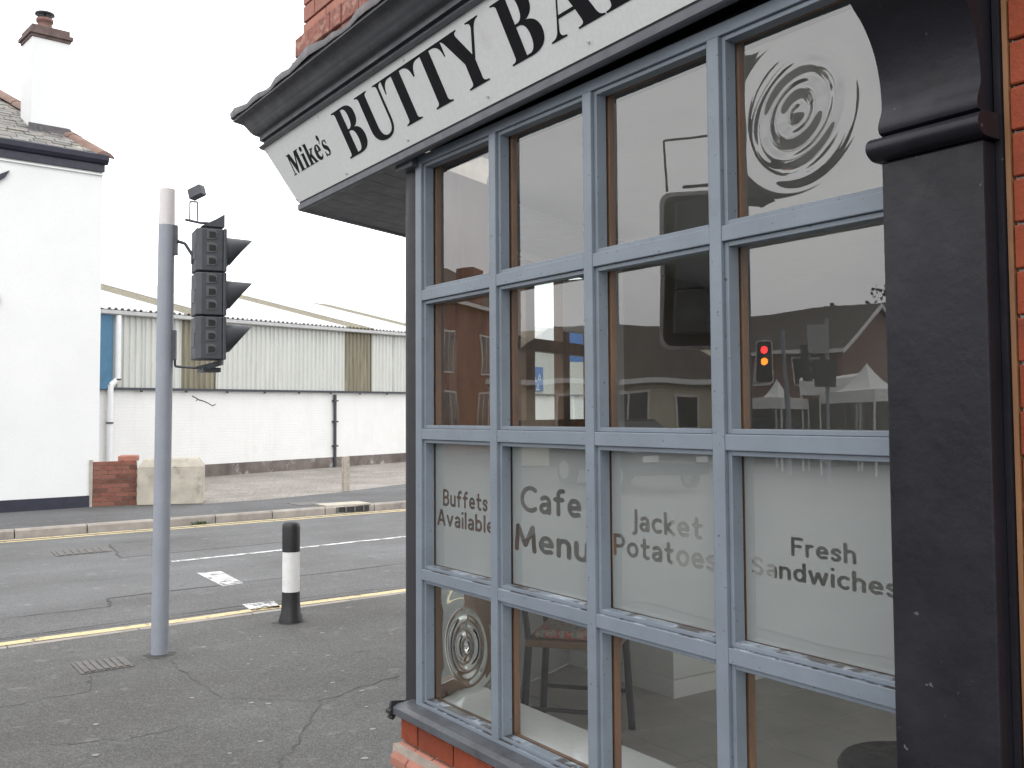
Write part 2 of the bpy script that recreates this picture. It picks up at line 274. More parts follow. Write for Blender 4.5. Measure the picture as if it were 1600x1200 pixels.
# ------------------------------------------------------------------ mesh helpers
WLOC = {}
def link(o, parent=None):
    col.objects.link(o)
    if parent: o.parent = parent
    WLOC[o.name] = (WLOC[parent.name] if parent else Vector()) + o.location
def empty(name, loc, label, cat, group=None):
    o = bpy.data.objects.new(name, None); o.location = loc; o.empty_display_size = .1; link(o); tag(o, label, cat, group); return o
def tag(o, label=None, cat=None, group=None, kind=None):
    if label: o['label'] = label
    if cat: o['category'] = cat
    if group: o['group'] = group
    if kind: o['kind'] = kind
    return o
class MB:
    def __init__(s): s.v = []; s.f = []; s.smooth = set()
    def add(s, vs, fs, smooth=False):
        n = len(s.v); s.v += [Vector(p) for p in vs]
        for f in fs:
            if smooth: s.smooth.add(len(s.f))
            s.f.append([i+n for i in f])
        return s
    def box(s, x0, x1, y0, y1, z0, z1):
        return s.add([(x, y, z) for z in (z0, z1) for y in (y0, y1) for x in (x0, x1)], [(0, 2, 3, 1), (4, 5, 7, 6), (0, 1, 5, 4), (2, 6, 7, 3), (0, 4, 6, 2), (1, 3, 7, 5)])
    def obox(s, o, a, b, c):           # oriented box from corner o with edges a, b, c
        o, a, b, c = map(Vector, (o, a, b, c))
        if a.cross(b).dot(c) < 0: a, b = b, a
        return s.add([o, o+a, o+b, o+a+b, o+c, o+a+c, o+b+c, o+a+b+c], [(0, 2, 3, 1), (4, 5, 7, 6), (0, 1, 5, 4), (2, 6, 7, 3), (0, 4, 6, 2), (1, 3, 7, 5)])
    def cyl(s, p0, p1, r0, r1=None, n=16, cap=True):
        p0, p1 = Vector(p0), Vector(p1); r1 = r0 if r1 is None else r1
        d = (p1-p0).normalized(); a = d.orthogonal().normalized(); b = d.cross(a)
        vs = []
        for k in range(n):
            q = a*math.cos(2*math.pi*k/n)+b*math.sin(2*math.pi*k/n); vs += [p0+q*r0, p1+q*r1]
        s.add(vs, [(2*k, 2*((k+1) % n), 2*((k+1) % n)+1, 2*k+1) for k in range(n)], True)
        if cap: s.add(vs, [[2*k for k in range(n)][::-1], [2*k+1 for k in range(n)]])
        return s
    def tube(s, pts, r, n=8):
        for a, b in zip(pts, pts[1:]): s.cyl(a, b, r, r, n)
        return s
    def lathe(s, c, prof, n=24):       # prof: (radius, z)
        c = Vector(c); vs = []
        for r, z in prof:
            for k in range(n): vs.append(c+Vector((r*math.cos(2*math.pi*k/n), r*math.sin(2*math.pi*k/n), z)))
        fs = [(i*n+k, i*n+(k+1) % n, (i+1)*n+(k+1) % n, (i+1)*n+k) for i in range(len(prof)-1) for k in range(n)]
        s.add(vs, fs, True)
        s.add(vs[:n], [list(range(n))[::-1]]); s.add(vs[-n:], [list(range(n))]); return s
    def prism(s, poly, d):             # planar polygon (3d points) extruded by d
        d = Vector(d); poly = [Vector(p) for p in poly]; n = len(poly)
        nrm = sum(((poly[i]-poly[0]).cross(poly[i+1]-poly[0]) for i in range(1, n-1)), Vector())
        if nrm.dot(d) > 0: poly = poly[::-1]
        return s.add(poly+[p+d for p in poly], [list(range(n)), list(range(n, 2*n))[::-1]]+[(i, i+n, (i+1) % n+n, (i+1) % n) for i in range(n)])
    def quad(s, a, b, c, d): return s.add([a, b, c, d], [(0, 1, 2, 3)])
    def build(s, name, m, parent=None, bevel=0):
        base = WLOC[parent.name] if parent else Vector()
        if parent is None:
            xs = [p for p in s.v]; base = Vector(((min(p.x for p in xs)+max(p.x for p in xs))/2, (min(p.y for p in xs)+max(p.y for p in xs))/2, min(p.z for p in xs)))
        me = bpy.data.meshes.new(name); me.from_pydata([p-base for p in s.v], [], s.f); me.materials.append(M[m] if isinstance(m, str) else m)
        for i in s.smooth: me.polygons[i].use_smooth = True
        me.update()
        o = bpy.data.objects.new(name, me)
        if parent is None: o.location = base
        link(o, parent)
        if bevel:
            b = o.modifiers.new('bevel', 'BEVEL'); b.width = bevel; b.segments = 2; b.limit_method = 'ANGLE'
        return o
def smooth(o, ang=40):
    for p in o.data.polygons: p.use_smooth = True
    o.data.set_sharp_from_angle(angle=R(ang)); return o
def B(*a): return MB().box(*a)
def struct(o): o['kind'] = 'structure'; return o
# a brick of unit size with worn edges, shared by every brick in the scene
def unit_brick(name, ch, seed):
    rr = random.Random(seed); mb = MB(); cx, cy, cz = ch
    vs = []; idx = {}
    for sx in (-1, 1):
        for sy in (-1, 1):
            for sz in (-1, 1):
                for ax in range(3):
                    p = [sx*.5, sy*.5, sz*.5]
                    for k, c in enumerate((cx, cy, cz)):
                        if k != ax: p[k] -= (sx, sy, sz)[k]*c
                    idx[(sx, sy, sz, ax)] = len(vs); vs.append([q+rr.uniform(-.006, .006) for q in p])
    fs = []
    for ax in range(3):
        o1, o2 = [(1, 2), (2, 0), (0, 1)][ax]
        for s in (-1, 1):
            q = []
            for a, b in ((-1, -1), (1, -1), (1, 1), (-1, 1)):
                k = [0, 0, 0]; k[ax] = s; k[o1] = a; k[o2] = b; q.append(idx[(*k, ax)])
            fs.append(q if s > 0 else q[::-1])
    for ax in range(3):       # edge chamfers running along ax
        o1, o2 = [(1, 2), (2, 0), (0, 1)][ax]
        for a in (-1, 1):
            for b in (-1, 1):
                k0 = [0, 0, 0]; k1 = [0, 0, 0]; k0[o1] = k1[o1] = a; k0[o2] = k1[o2] = b; k0[ax] = -1; k1[ax] = 1
                q = [idx[(*k0, o1)], idx[(*k1, o1)], idx[(*k1, o2)], idx[(*k0, o2)]]
                fs.append(q if a*b < 0 else q[::-1])
    for sx in (-1, 1):
        for sy in (-1, 1):
            for sz in (-1, 1):
                q = [idx[(sx, sy, sz, k)] for k in range(3)]; fs.append(q if sx*sy*sz > 0 else q[::-1])
    me = bpy.data.meshes.new(name); me.from_pydata(vs, [], fs); return me
BR = {}
def brick(name, matname, parent, o, a, b, c, jit=.0015):     # corner o, edge vectors: a along the wall, b depth, c up
    key = (matname, random.randrange(4))
    if key not in BR:
        BR[key] = unit_brick('brick', (.010, .04, .03), hash(key[1])+3); BR[key].materials.append(M[matname])
    ob = bpy.data.objects.new(name, BR[key])
    o, a, b, c = map(Vector, (o, a, b, c))
    if a.cross(b).dot(c) < 0: o = o+a; a = -a
    mt = Matrix((a, b, c)).transposed().to_4x4(); mt.translation = o+(a+b+c)/2+b.normalized()*random.uniform(-jit, jit)-WLOC[parent.name]
    col.objects.link(ob); ob.parent = parent; ob.matrix_local = mt
    return ob
def bond(parent, matname, o, u, depth, length, z0, z1, course=.075, blen=.225, joint=.009, off=0, name='brick'):
    u = Vector(u).normalized(); depth = Vector(depth); n = int(round((z1-z0)/course))
    for r in range(n):
        x = -(((r+off) % 2)*.5)*blen
        while x < length-.01:
            a = max(0, x)+(joint/2 if x > 0 else 0); e = min(length, x+blen)-(joint/2 if x+blen < length else 0)
            if e-a > .03: brick(name, matname, parent, Vector(o)+u*a+Vector((0, 0, z0+r*course+joint/2)), u*(e-a), depth, (0, 0, course-joint))
            x += blen

# ------------------------------------------------------------------ ground, roads, pavements
def sheet(name, pts, z, m, parent=None, thick=0):
    mb = MB()
    if thick: mb.prism([(x, y, z) for x, y in pts], (0, 0, -thick))
    else: mb.add([(x, y, z) for x, y in pts], [list(range(len(pts)))])
    return mb.build(name, m, parent)
struct(sheet('ground', [(-300, -300), (300, -300), (300, 300), (-300, 300)], -.03, 'ground'))
def kx(y): return -4.86-.06*y        # near edge of the side road
def fx(y): return -11.62-.075*y      # far kerb of the side road
road = struct(sheet('road', [(kx(60), 60), (fx(60), 60), (fx(-4.2), -4.2), (-60, -4.2), (-60, -11), (60, -11), (60, -4.0), (kx(-4)+1.2, -4.0), (kx(-2.6), -2.6)], 0, 'road'))
pave = struct(sheet('pavement', [(kx(60)+.12, 60), (kx(-2.5)+.12, -2.5), (kx(-4)+1.3, -3.88), (60, -3.88), (60, 60)], .022, 'pave', thick=.06))
# flush near kerb: one stone after another
kn = 0
y = -2.4
while y < 9:
    a, b = y+.006, y+.9-.006
    MB().prism([(kx(a), a, .012), (kx(a)+.115, a, .012), (kx(b)+.115, b, .012), (kx(b), b, .012)], (0, 0, -.06)).build('kerb_stone', 'kerb', pave); y += .9
# far pavement
fpave = struct(sheet('far_pavement', [(fx(40)-.13, 40), (-22, 40), (-17.4, 13), (-15.9, 8.47), (-14.86, 6.72), (-14.13, 4.86), (-13.95, 3.6), (-14.3, 2.6), (-14.6, 2.0), (-14.2, -4.2), (fx(-4.2)-.13, -4.2)], .11, 'farpave', thick=.15))  # far-side layout and building heights scaled about the camera, results baked in
yard = struct(sheet('yard', [(-13.98, 3.6), (-14.13, 4.86), (-14.86, 6.72), (-15.9, 8.47), (-17.4, 13), (-22, 40), (-40, 45), (-70, 45), (-70, 0), (-14.62, 2.0)], .106, 'yard'))
y = -4.2
while y < 26:
    a, b = y+.008, y+.92-.008
    MB().prism([(fx(a), a, .0), (fx(a), a, .095), (fx(a)-.02, a, .118), (fx(a)-.13, a, .118), (fx(a)-.13, a, 0)], (fx(b)-fx(a), b-a, 0)).build('kerb_stone', 'kerb', fpave); y += .92
# road markings
def strip(name, f, y0, y1, wd, z, m, parent, n=24):
    mb = MB(); vs = []
    for i in range(n+1):
        yy = y0+(y1-y0)*i/n; wob = .012*math.sin(yy*3.1)+.008*math.sin(yy*7.7)
        vs += [(f(yy)+wob, yy, z), (f(yy)+wob+wd+.006*math.sin(yy*9), yy, z)]
    mb.add(vs, [(2*i, 2*i+1, 2*i+3, 2*i+2) for i in range(n)]); return mb.build(name, m, parent)
strip('yellow_line', lambda y: kx(y)-.17, -2.4, 30, .115, .004, 'yellow', road, 80)
strip('yellow_line', lambda y: fx(y)+.12, -4, 40, .1, .004, 'yellow', road, 80)
strip('yellow_line', lambda y: fx(y)+.32, -4, 40, .1, .004, 'yellow', road, 80)
strip('centre_line', lambda y: -8.08-.13*y, 1.5, 9.5, .09, .004, 'whitepaint', road, 30)
MB().add([(-7.28, 1.48, .004), (-7.24, 1.72, .004), (-6.40, 1.66, .004), (-6.36, 1.44, .004)], [(0, 3, 2, 1)]).build('road_dash', 'whitepaint', road)
MB().add([(-5.36, 1.28, .004), (-5.34, 1.56, .004), (-5.04, 1.5, .004), (-5.03, 1.25, .004)], [(0, 3, 2, 1)]).build('road_dash', 'whitepaint', road)
# resurfaced trench along the near lane, its tarred edge, and cracks
MB().add([(-5.05, -2.2, .0025), (-5.85, -2.2, .0025), (-5.95, .35, .0025), (-6.35, .42, .0025), (-6.55, 3.4, .0025), (-6.2, 6.2, .0025), (-5.32, 6.0, .0025)], [list(range(7))]).build('road_patch', 'patch', road)
MB().add([(-8.9, 1.1, .0025), (-10.3, 1.3, .0025), (-10.2, 3.4, .0025), (-9.1, 3.3, .0025)], [list(range(4))[::-1]]).build('road_patch', 'patch', road)
def crack(pts, wd, z, parent, name='crack', m='seam', sub=9, amp=.02):
    P = []
    for a, b in zip(pts, pts[1:]):
        for i in range(sub): P.append(Vector((*a, 0)).lerp(Vector((*b, 0)), i/sub)+Vector((random.uniform(-amp, amp), random.uniform(-amp, amp), 0)))
    P.append(Vector((*pts[-1], 0))); vs = []
    for i, p in enumerate(P):
        t = (P[min(i+1, len(P)-1)]-P[max(i-1, 0)]).normalized(); n = Vector((-t.y, t.x, 0)); ww = wd*random.uniform(.3, 1.1)
        vs += [(p.x+n.x*ww, p.y+n.y*ww, z), (p.x-n.x*ww, p.y-n.y*ww, z)]
    return MB().add(vs, [(2*i, 2*i+1, 2*i+3, 2*i+2) for i in range(len(P)-1)]).build(name, m, parent)
crack([(-5.85, -2.2), (-5.95, .35), (-6.35, .42), (-6.55, 3.4), (-6.2, 6.2)], .018, .005, road, 'tar_seam')
crack([(-5.05, -2.2), (-5.3, 1.5), (-5.32, 6)], .008, .005, road, 'tar_seam')
crack([(-8.9, 1.1), (-10.3, 1.3), (-10.2, 3.4)], .008, .005, road, 'tar_seam')
PZ = .0245
crack([(-2.473, 1.25), (-2.364, .921), (-2.246, .648), (-1.923, .415), (-1.524, .15), (-1.2, -.1)], .006, PZ, pave)
crack([(-3.716, .215), (-3.153, .192), (-2.646, .201), (-2.25, .62)], .004, PZ, pave)
crack([(-3.0, -1.1), (-3.183, -.849), (-3.226, -.378), (-3.6, -.3)], .004, PZ, pave)
crack([(-2.35, -.75), (-2.2, -.4), (-2.25, -.1)], .004, PZ, pave)
rr = random.Random(3)                # spots of chewing gum trodden into the pavement
for i in range(46):
    x, y = rr.uniform(-4.2, -.8), rr.uniform(-1.2, 2.2); r = rr.uniform(.008, .022); n = 7
    MB().add([(x+r*rr.uniform(.6, 1.2)*math.cos(6.283*k/n), y+r*rr.uniform(.6, 1.2)*math.sin(6.283*k/n), PZ) for k in range(n)], [list(range(n))]).build('gum_spot', 'gum' if 'gum' in M else M.setdefault('gum', mat('trodden_gum', (.24, .24, .225), .8, .2)), pave)
def cover(name, q, z, label, ribs=7):
    q = [Vector((*p, z)) for p in q]; root = empty(name, q[0], label, 'access cover')
    MB().prism(q, (0, 0, .006)).build('frame', 'iron', root)
    ctr = sum(q, Vector())/4; p = [ctr+(a-ctr)*.9+Vector((0, 0, .008)) for a in q]
    for i in range(ribs):
        a, b = (i+.12)/ribs, (i+.8)/ribs
        MB().prism([p[0].lerp(p[1], a), p[0].lerp(p[1], b), p[3].lerp(p[2], b), p[3].lerp(p[2], a)], (0, 0, .004)).build('rib', 'iron', root)
cover('access_cover', [(-3.97, -.34), (-3.95, -.02), (-3.66, -.02), (-3.64, -.34)], .022, 'small rusty cover set in the near pavement beside the signal pole')
cover('access_cover', [(-9.95, .56), (-9.99, 1.2), (-9.52, 1.15), (-9.45, .53)], .001, 'reddish worn cover set in the far lane of the road')
g = empty('drain_gully', (fx(5.4), 5.4, 0), 'dark kerb drain inlet with pale slab by the far yellow lines', 'drain')
B(fx(5.4)-.5, fx(5.4)-.02, 5.05, 5.85, .112, .135).build('slab', 'concrete', g)
B(fx(5.4)-.03, fx(5.4)+.012, 5.1, 5.8, .015, .1).build('opening', 'black', g)
for i in range(4): B(fx(5.4)+.01, fx(5.4)+.03, 5.2+i*.16, 5.225+i*.16, .015, .1).build('bar', 'iron', g)
B(fx(5.4)-1.1, fx(5.4)-.55, 4.8, 5.3, .111, .117).build('plate', 'iron', g)
wd_ = MB(); rr = random.Random(5)
for i in range(60):
    a = rr.uniform(0, 6.28); r = rr.uniform(0, .12); c = Vector((fx(2.9)+.02+.3*r*math.cos(a), 2.9+r*math.sin(a), 0)); h = rr.uniform(.02, .06)
    wd_.add([c, c+Vector((.02, .01, h*.4)), c+Vector((rr.uniform(-.02, .03), rr.uniform(-.03, .03), h))], [(0, 1, 2)])
tag(wd_.build('weed', 'moss'), 'tiny green weed in the gutter of the far kerb', 'plant')

# ------------------------------------------------------------------ white house across the street
HD = Vector((-.1158, .9933, 0)); HN = Vector((.9933, .1158, 0)); HC = Vector((-14.61, 2.07, 0))      # street direction, outward normal, corner
def hp(s, d, z): return HC+HD*s+HN*d+Vector((0, 0, z))
house = empty('white_house', hp(-4, -2, .11), 'white rendered house with slate roof and tall white chimney', 'house')
MB().obox(hp(-9, -6, .1), HD*9, HN*6, (0, 0, 5.72)).build('wall', 'render', house)
MB().obox(hp(-9.02, .003, .1), HD*9.03, HN*.022, (0, 0, .2)).build('plinth', 'navy', house)
def prof_run(name, prof, p0, p1, up, outv, m, parent):      # extrude a (out, up) profile between two points
    p0, p1 = Vector(p0), Vector(p1); outv = Vector(outv); up = Vector(up)
    return MB().prism([p0+outv*a+up*b for a, b in prof], p1-p0).build(name, m, parent)
Z = Vector((0, 0, 1))
prof_run('eaves_board', [(.003, 5.76), (.05, 5.76), (.05, 5.99), (.003, 5.99)], hp(-9, 0, 0), hp(.02, 0, 0), Z, HN, 'navy', house)
prof_run('gutter', [(.052, 5.88), (.10, 5.90), (.14, 5.95), (.15, 6.03), (.12, 6.05), (.052, 6.04)], hp(-9, 0, 0), hp(.06, 0, 0), Z, HN, 'navy', house)
prof_run('moulding', [(.003, 5.70), (.03, 5.705), (.03, 5.73), (.003, 5.735)], hp(-9, 0, 0), hp(.01, 0, 0), Z, HN, 'render', house)
# roof: front slope with a hip at the near corner, slates laid in courses
RB, RZ0, RZ1 = 2.6, 6.03, 7.52          # run to ridge, eave and ridge height
def rp(s, b, lift=0):                   # point on the front slope: along, run back
    return hp(s, .06-b, RZ0+(RZ1-RZ0)*b/RB+lift)
M['underslate'] = mat('dark_slate_gap', (.05, .05, .05), .9)
roof = MB().add([rp(-9, 0), rp(.03, 0), rp(-1.1, RB), rp(-9, RB), hp(.1, -5.2, RZ0), hp(-9, -5.2, RZ0)], [(0, 1, 2, 3), (1, 4, 2), (3, 2, 4, 5), (0, 5, 4, 1), (0, 3, 5)]).build('roof', 'underslate', house)
slope_up = (rp(0, 1)-rp(0, 0)).normalized(); snrm = HD.cross(slope_up).normalized()
if snrm.z < 0: snrm = -snrm
course = .145; k = 0; b0 = 0
while b0 < RB-.1:
    hip_s = .03-1.13*b0/RB
    s = hip_s-.06-random.uniform(.1, .3)*0; s = hip_s-.05-(.14 if k % 2 else 0)
    if k % 2:
        MB().obox(rp(hip_s-.05-.13, b0, .006), HD*.13, slope_up*course*1.25, snrm*.012).build('slate', 'slate', roof)
    while s > -2.6:
        wl = random.uniform(.25, .33); tilt = random.uniform(0, .008)
        MB().obox(rp(s-wl+.012, b0+random.uniform(-.015, .015), .006+tilt+.012*(1-0)), HD*(wl-.016), slope_up*(course*1.0-.022), snrm*random.uniform(.012, .022)).build('slate', 'slate', roof); s -= wl
    b0 += course*math.cos(math.atan2(RZ1-RZ0, RB)); k += 1
a, b = rp(.04, -.02, .01), rp(-1.1, RB, .03)
for i in range(4):
    p, q = a.lerp(b, i/4+.006), a.lerp(b, (i+1)/4)
    t = (q-p).normalized(); sd_ = t.cross(Z).normalized()
    vs = []
    for c in (p, q):
        for j in range(7):
            an = math.pi*(j/6-.5); vs.append(c+sd_*.19*math.sin(an)+Z*(.10*math.cos(an)-.02+.012*i))
    MB().add(vs, [(j, j+1, j+8, j+7) for j in range(6)], True).add(vs[:7], [list(range(7))]).build('hip_tile', 'hip', roof)
MB().obox(rp(-9, RB-.12, .0), HD*7.9, HN*-.24, (0, 0, .09)).build('ridge_tile', 'stack', roof)
# chimney and its flashing
ch = MB().obox(hp(-.98, -1.25, 6.45), HD*.60, HN*.62, (0, 0, 1.62)).build('chimney', 'render', house)
for j, (e, z, h) in enumerate(((.02, 8.075, .05), (.05, 8.127, .06), (.005, 8.189, .10))):
    MB().obox(hp(-.98-e, -1.25-e, z), HD*(.60+2*e), HN*(.62+2*e), (0, 0, h)).build('chimney_course', 'stack', ch)
pc = hp(-.70, -.94, 8.29)
MB().lathe(pc, [(.15, 0), (.155, .05), (.12, .07), (.115, .16), (.14, .18), (.14, .23), (.11, .24)], 20).build('chimney_pot', 'pot', ch)
MB().lathe(pc, [(.12, .30), (.16, .305), (.155, .335), (.05, .36)], 20).cyl(pc+Vector((.06, 0, .2)), pc+Vector((.06, 0, .31)), .008, n=6).cyl(pc+Vector((-.06, 0, .2)), pc+Vector((-.06, 0, .31)), .008, n=6).build('cowl', 'darkmetal', ch)
MB().obox(hp(-1.02, -.63+.003, 6.42), HD*.68, HN*.02, (0, 0, .16)).build('flashing', 'lead', ch)
st2 = MB().obox(hp(-2.0, -3.3, 7.0), HD*.8, HN*.5, (0, 0, .86)).build('chimney', 'render', house)
MB().obox(hp(-2.05, -3.35, 7.86), HD*.9, HN*.6, (0, 0, .05)).build('chimney_cap', 'concrete', st2)
for z0, z1 in ((3.6, 5.3), (1.2, 2.7)):
    wn = MB().obox(hp(-3.0, -.02, z0), HD*1.15, HN*.045, (0, 0, z1-z0)).build('window', 'upvc', house)
    MB().obox(hp(-2.93, .028, z0+.07), HD*1.01, HN*.004, (0, 0, z1-z0-.14)).build('pane', 'farglass', wn)
MB().add([hp(-1.86, .004, 5.33), hp(-1.46, .004, 5.56), hp(-1.52, .004, 5.44), hp(-1.80, .004, 5.2), hp(-1.86, .04, 5.33), hp(-1.46, .04, 5.56), hp(-1.52, .04, 5.44), hp(-1.80, .04, 5.2)], [(4, 5, 6, 7), (0, 1, 5, 4), (1, 2, 6, 5), (2, 3, 7, 6), (3, 0, 4, 7)]).build('bracket', 'navy', house)
MB().obox(hp(-2.0, .004, 3.42), HD*.42, HN*.05, (0, 0, .13)).build('window_sill', 'navy', house)

# ------------------------------------------------------------------ warehouse
WD = Vector((-.414, .910, 0)).normalized(); WN = Vector((.910, .414, 0)).normalized(); W0 = Vector((-20.16, 3.24, 0)); WL = 42
def wz(s, z0, z1): return z0+(z1-z0)*s/10.94
def wp(s, d, z): return W0+WD*s+WN*d+Vector((0, 0, z))
wh = empty('warehouse', wp(10, -4, .1), 'long warehouse with white lower wall and pale corrugated cladding', 'warehouse')
MB().prism([wp(-3, 0, .1), wp(WL, 0, .1), wp(WL, 0, wz(WL, 2.244, 2.31)), wp(-3, 0, wz(-3, 2.244, 2.31))], WN*-.3).build('lower_wall', 'wpaintbrick', wh)
MB().prism([wp(-3, .003, .1), wp(WL, .003, .1), wp(WL, .003, .33), wp(-3, .003, .42)], WN*.02).build('plinth', 'plinth', wh)
MB().prism([wp(-.7, .05, wz(-.7, 2.2, 2.27)), wp(WL, .05, wz(WL, 2.2, 2.27)), wp(WL, .05, wz(WL, 2.26, 2.33)), wp(-.7, .05, wz(-.7, 2.26, 2.33))], WN*.05).build('flashing', 'darkmetal', wh)
for i in range(26):
    MB().obox(wp(1+i*1.3, .1, wz(1+i*1.3, 2.16, 2.23)), WD*.06, WN*.03, (0, 0, .05)).build('bracket', 'darkmetal', wh)
def eave(s): return wz(s, 3.93, 4.146)
def rib_profile(width, pitch=.168, dep=.035):
    pts = []; x = 0
    while x < width-1e-6:
        for f, d in ((0, 0), (.42, 0), (.54, dep), (.88, dep)): pts.append((min(width, x+f*pitch), d))
        x += pitch
    pts.append((width, 0)); return pts
old = [(2.22, 3.30), (8.2, 9.45), (12.7, 13.7)]
edges = [0.0]
for a, b in old:
    n = max(1, round((a-edges[-1])/1.0)); s0 = edges[-1]
    edges += [s0+(a-s0)*(i+1)/n for i in range(n)]; edges.append(b)
while edges[-1] < 34: edges.append(edges[-1]+1.008)
for a, b in zip(edges, edges[1:]):
    is_old = any(abs(a-o) < .02 for o, _ in old); pr = rib_profile(b-a-.004)
    vs = []
    for x, d in pr: vs += [wp(a+x, .02+d, wz(a+x, 2.25, 2.32)), wp(a+x, .02+d, eave(a+x)-.02)]
    MB().add(vs, [(2*i, 2*i+2, 2*i+3, 2*i+1) for i in range(len(pr)-1)]).build('cladding_sheet', 'clad_old' if is_old else 'clad', wh)
    vs = []; up2 = [(.16, 0), (-5.5, 1.42)]
    for x, d in pr:
        for dd, zz in up2: vs.append(wp(a+x, dd, eave(a+x)+.07+zz+d*1.2))
    MB().add(vs, [(2*i, 2*i+2, 2*i+3, 2*i+1) for i in range(len(pr)-1)]).build('roof_sheet', 'clad_old' if is_old else 'roofsheet', wh)
MB().prism([wp(-.45, -13, .1), wp(-.45, -.02, .1), wp(-.45, -.02, 3.9), wp(-.45, -5.5, 5.2), wp(-.45, -13, 3.5)], WD*.4).build('end_wall', 'wpaintbrick', wh)
MB().prism([wp(34, -13, .1), wp(34, -.02, .1), wp(34, -.02, 4.5), wp(34, -6.5, 5.5), wp(34, -13, 4.5)], WD*.4).build('end_wall', 'wpaintbrick', wh)
MB().prism([wp(-.05, -.06, eave(0)), wp(34, -.06, eave(34)), wp(34, -5.5, eave(34)+1.38), wp(-.05, -5.5, eave(0)+1.38)], (0, 0, -.05)).build('roof_lining', 'darkmetal', wh)
MB().obox(wp(-.36, .06, 2.22), WD*.62, WN*.05, (0, 0, 1.72)).build('corner_trim', 'bluetrim', wh)
prof_run('gutter', [(.09, -.03), (.15, -.05), (.21, -.03), (.22, .05), (.09, .05)], wp(-.1, 0, eave(-.1)), wp(34, 0, eave(34)), Z, WN, 'gutter', wh)
dp = MB().cyl(wp(.36, .15, 3.88), wp(.36, .15, 2.45), .065).cyl(wp(.36, .15, 2.45), wp(.2, .12, 2.3), .065).cyl(wp(.2, .12, 2.32), wp(.2, .10, .3), .065)
tag(dp.build('downpipe', 'pvc', wh), 'white downpipe at the end of the warehouse')
for z in (2.42, 1.45): MB().cyl(wp(.2 if z < 2 else .36, .11 if z < 2 else .15, z), wp(.2 if z < 2 else .36, .11 if z < 2 else .15, z+.035), .08).build('pipe_collar', 'darkmetal', wh)
MB().cyl(wp(7.78, .06, 2.2), wp(7.78, .06, .12), .045).build('downpipe', 'darkmetal', wh)
for z in (.7, 1.4, 2.0): MB().obox(wp(7.70, .004, z), WD*.16, WN*.12, (0, 0, .04)).build('pipe_clip', 'darkmetal', wh)
# crack in the painted wall
for q in (((2.75, 2.02), (2.95, 1.98), (3.1, 1.93), (3.25, 1.86), (3.35, 1.9)), ((2.6, 2.1), (2.78, 2.03), (2.72, 1.97))):
    vs = []
    for i, (s, z) in enumerate(q): vs += [wp(s, .002, z+.012), wp(s, .002, z-.016)]
    MB().add(vs, [(2*i, 2*i+1, 2*i+3, 2*i+2) for i in range(len(q)-1)]).build('crack', 'seam', wh)
# blue test-station board seen through the shop
mot = empty('garage_sign', wp(19.6, .07, 2.4), 'blue garage board with three white triangles on the pale cladding', 'sign')
MB().obox(wp(19.2, .06, 2.5), WD*.95, WN*.03, (0, 0, .95)).build('board', 'signblue', mot)
for cs, cz in ((19.48, 2.95), (19.72, 2.62), (19.86, 3.02)):
    for k in range(3):
        A = [(cs+.17*math.cos(R(90+120*j)), cz+.17*math.sin(R(90+120*j))) for j in range(3)]; p, q = A[k], A[(k+1) % 3]
        c = (cs, cz); inn = lambda u: (u[0]+(c[0]-u[0])*.4, u[1]+(c[1]-u[1])*.4)
        MB().prism([wp(x, .0925, z) for x, z in (p, q, inn(q), inn(p))], WN*.004).build('triangle_side', 'upvc', mot)
sgn = empty('blue_panel_sign', wp(19, 6, .1), 'tall blue panel sign with a red disc standing on a post', 'sign')
SP = Vector((-9.6, 8.15, 0))
MB().cyl(SP+Vector((0, 0, .11)), SP+Vector((0, 0, 3.7)), .04).build('post', 'polegrey', sgn)
MB().obox(SP+Vector((.05, -.3, 2.45)), (0, .62, 0), (.04, 0, 0), (0, 0, 1.2)).build('panel', 'signblue', sgn)
MB().cyl(SP+Vector((.091, -.02, 3.3)), SP+Vector((.098, -.02, 3.3)), .17).build('disc', 'signred', sgn)

# ------------------------------------------------------------------ brick wall stub, concrete block, timber post
gw = empty('brick_wall', (-14.5, 2.3, .11), 'short stub of old red brick wall beside the white house', 'wall')
u = Vector((.10, .68, 0)); ul = u.length; un = u.normalized(); dn = Vector((-un.y, un.x, 0))
g0 = Vector((-14.56, 1.98, 0))
MB().obox(g0+dn*.015+Vector((0, 0, .1)), u, dn*.2, (0, 0, .74)).build('core', 'mortar', gw)
bond(gw, 'oldbrick', g0, un, dn*.1, ul, .11, .845, off=1)
MB().obox(g0-un*.06+Vector((0, 0, .11)), un*.05, dn*.1, (0, 0, .78)).build('edge_post', 'wood_post', gw)
u2 = Vector((.36, 1.0, 0)); u2n = u2.normalized(); d2 = Vector((-u2n.y, u2n.x, 0)); b0_ = Vector((-14.34, 2.63, 0))
blk = empty('concrete_block', b0_+u2/2+Vector((0, 0, .11)), 'large pale concrete block with chamfered top at yard entrance', 'concrete block')
zb = .11
mbk = MB().prism([b0_+Vector((0, 0, zb)), b0_+u2+Vector((0, 0, zb)), b0_+u2+Vector((0, 0, .74)), b0_+Vector((0, 0, .74))], d2*.75)
mbk.build('block', 'concrete', blk, .012)
q0 = [b0_+Vector((0, 0, .742)), b0_+u2+Vector((0, 0, .742)), b0_+u2+d2*.75+Vector((0, 0, .742)), b0_+d2*.75+Vector((0, 0, .742))]
cq = sum(q0, Vector())/4; q1 = [cq+(p-cq)*.82+Vector((0, 0, .14)) for p in q0]
MB().add(q0+q1, [(4, 5, 6, 7), (0, 1, 5, 4), (1, 2, 6, 5), (2, 3, 7, 6), (3, 0, 4, 7)]).build('capping', 'concrete', blk, .01)
MB().obox(b0_-u2n*.32+d2*.1+Vector((0, 0, .847)), u2n*.3, d2*.4, (0, 0, .10)).build('coping_stone', 'pinkbrick', blk, .02)
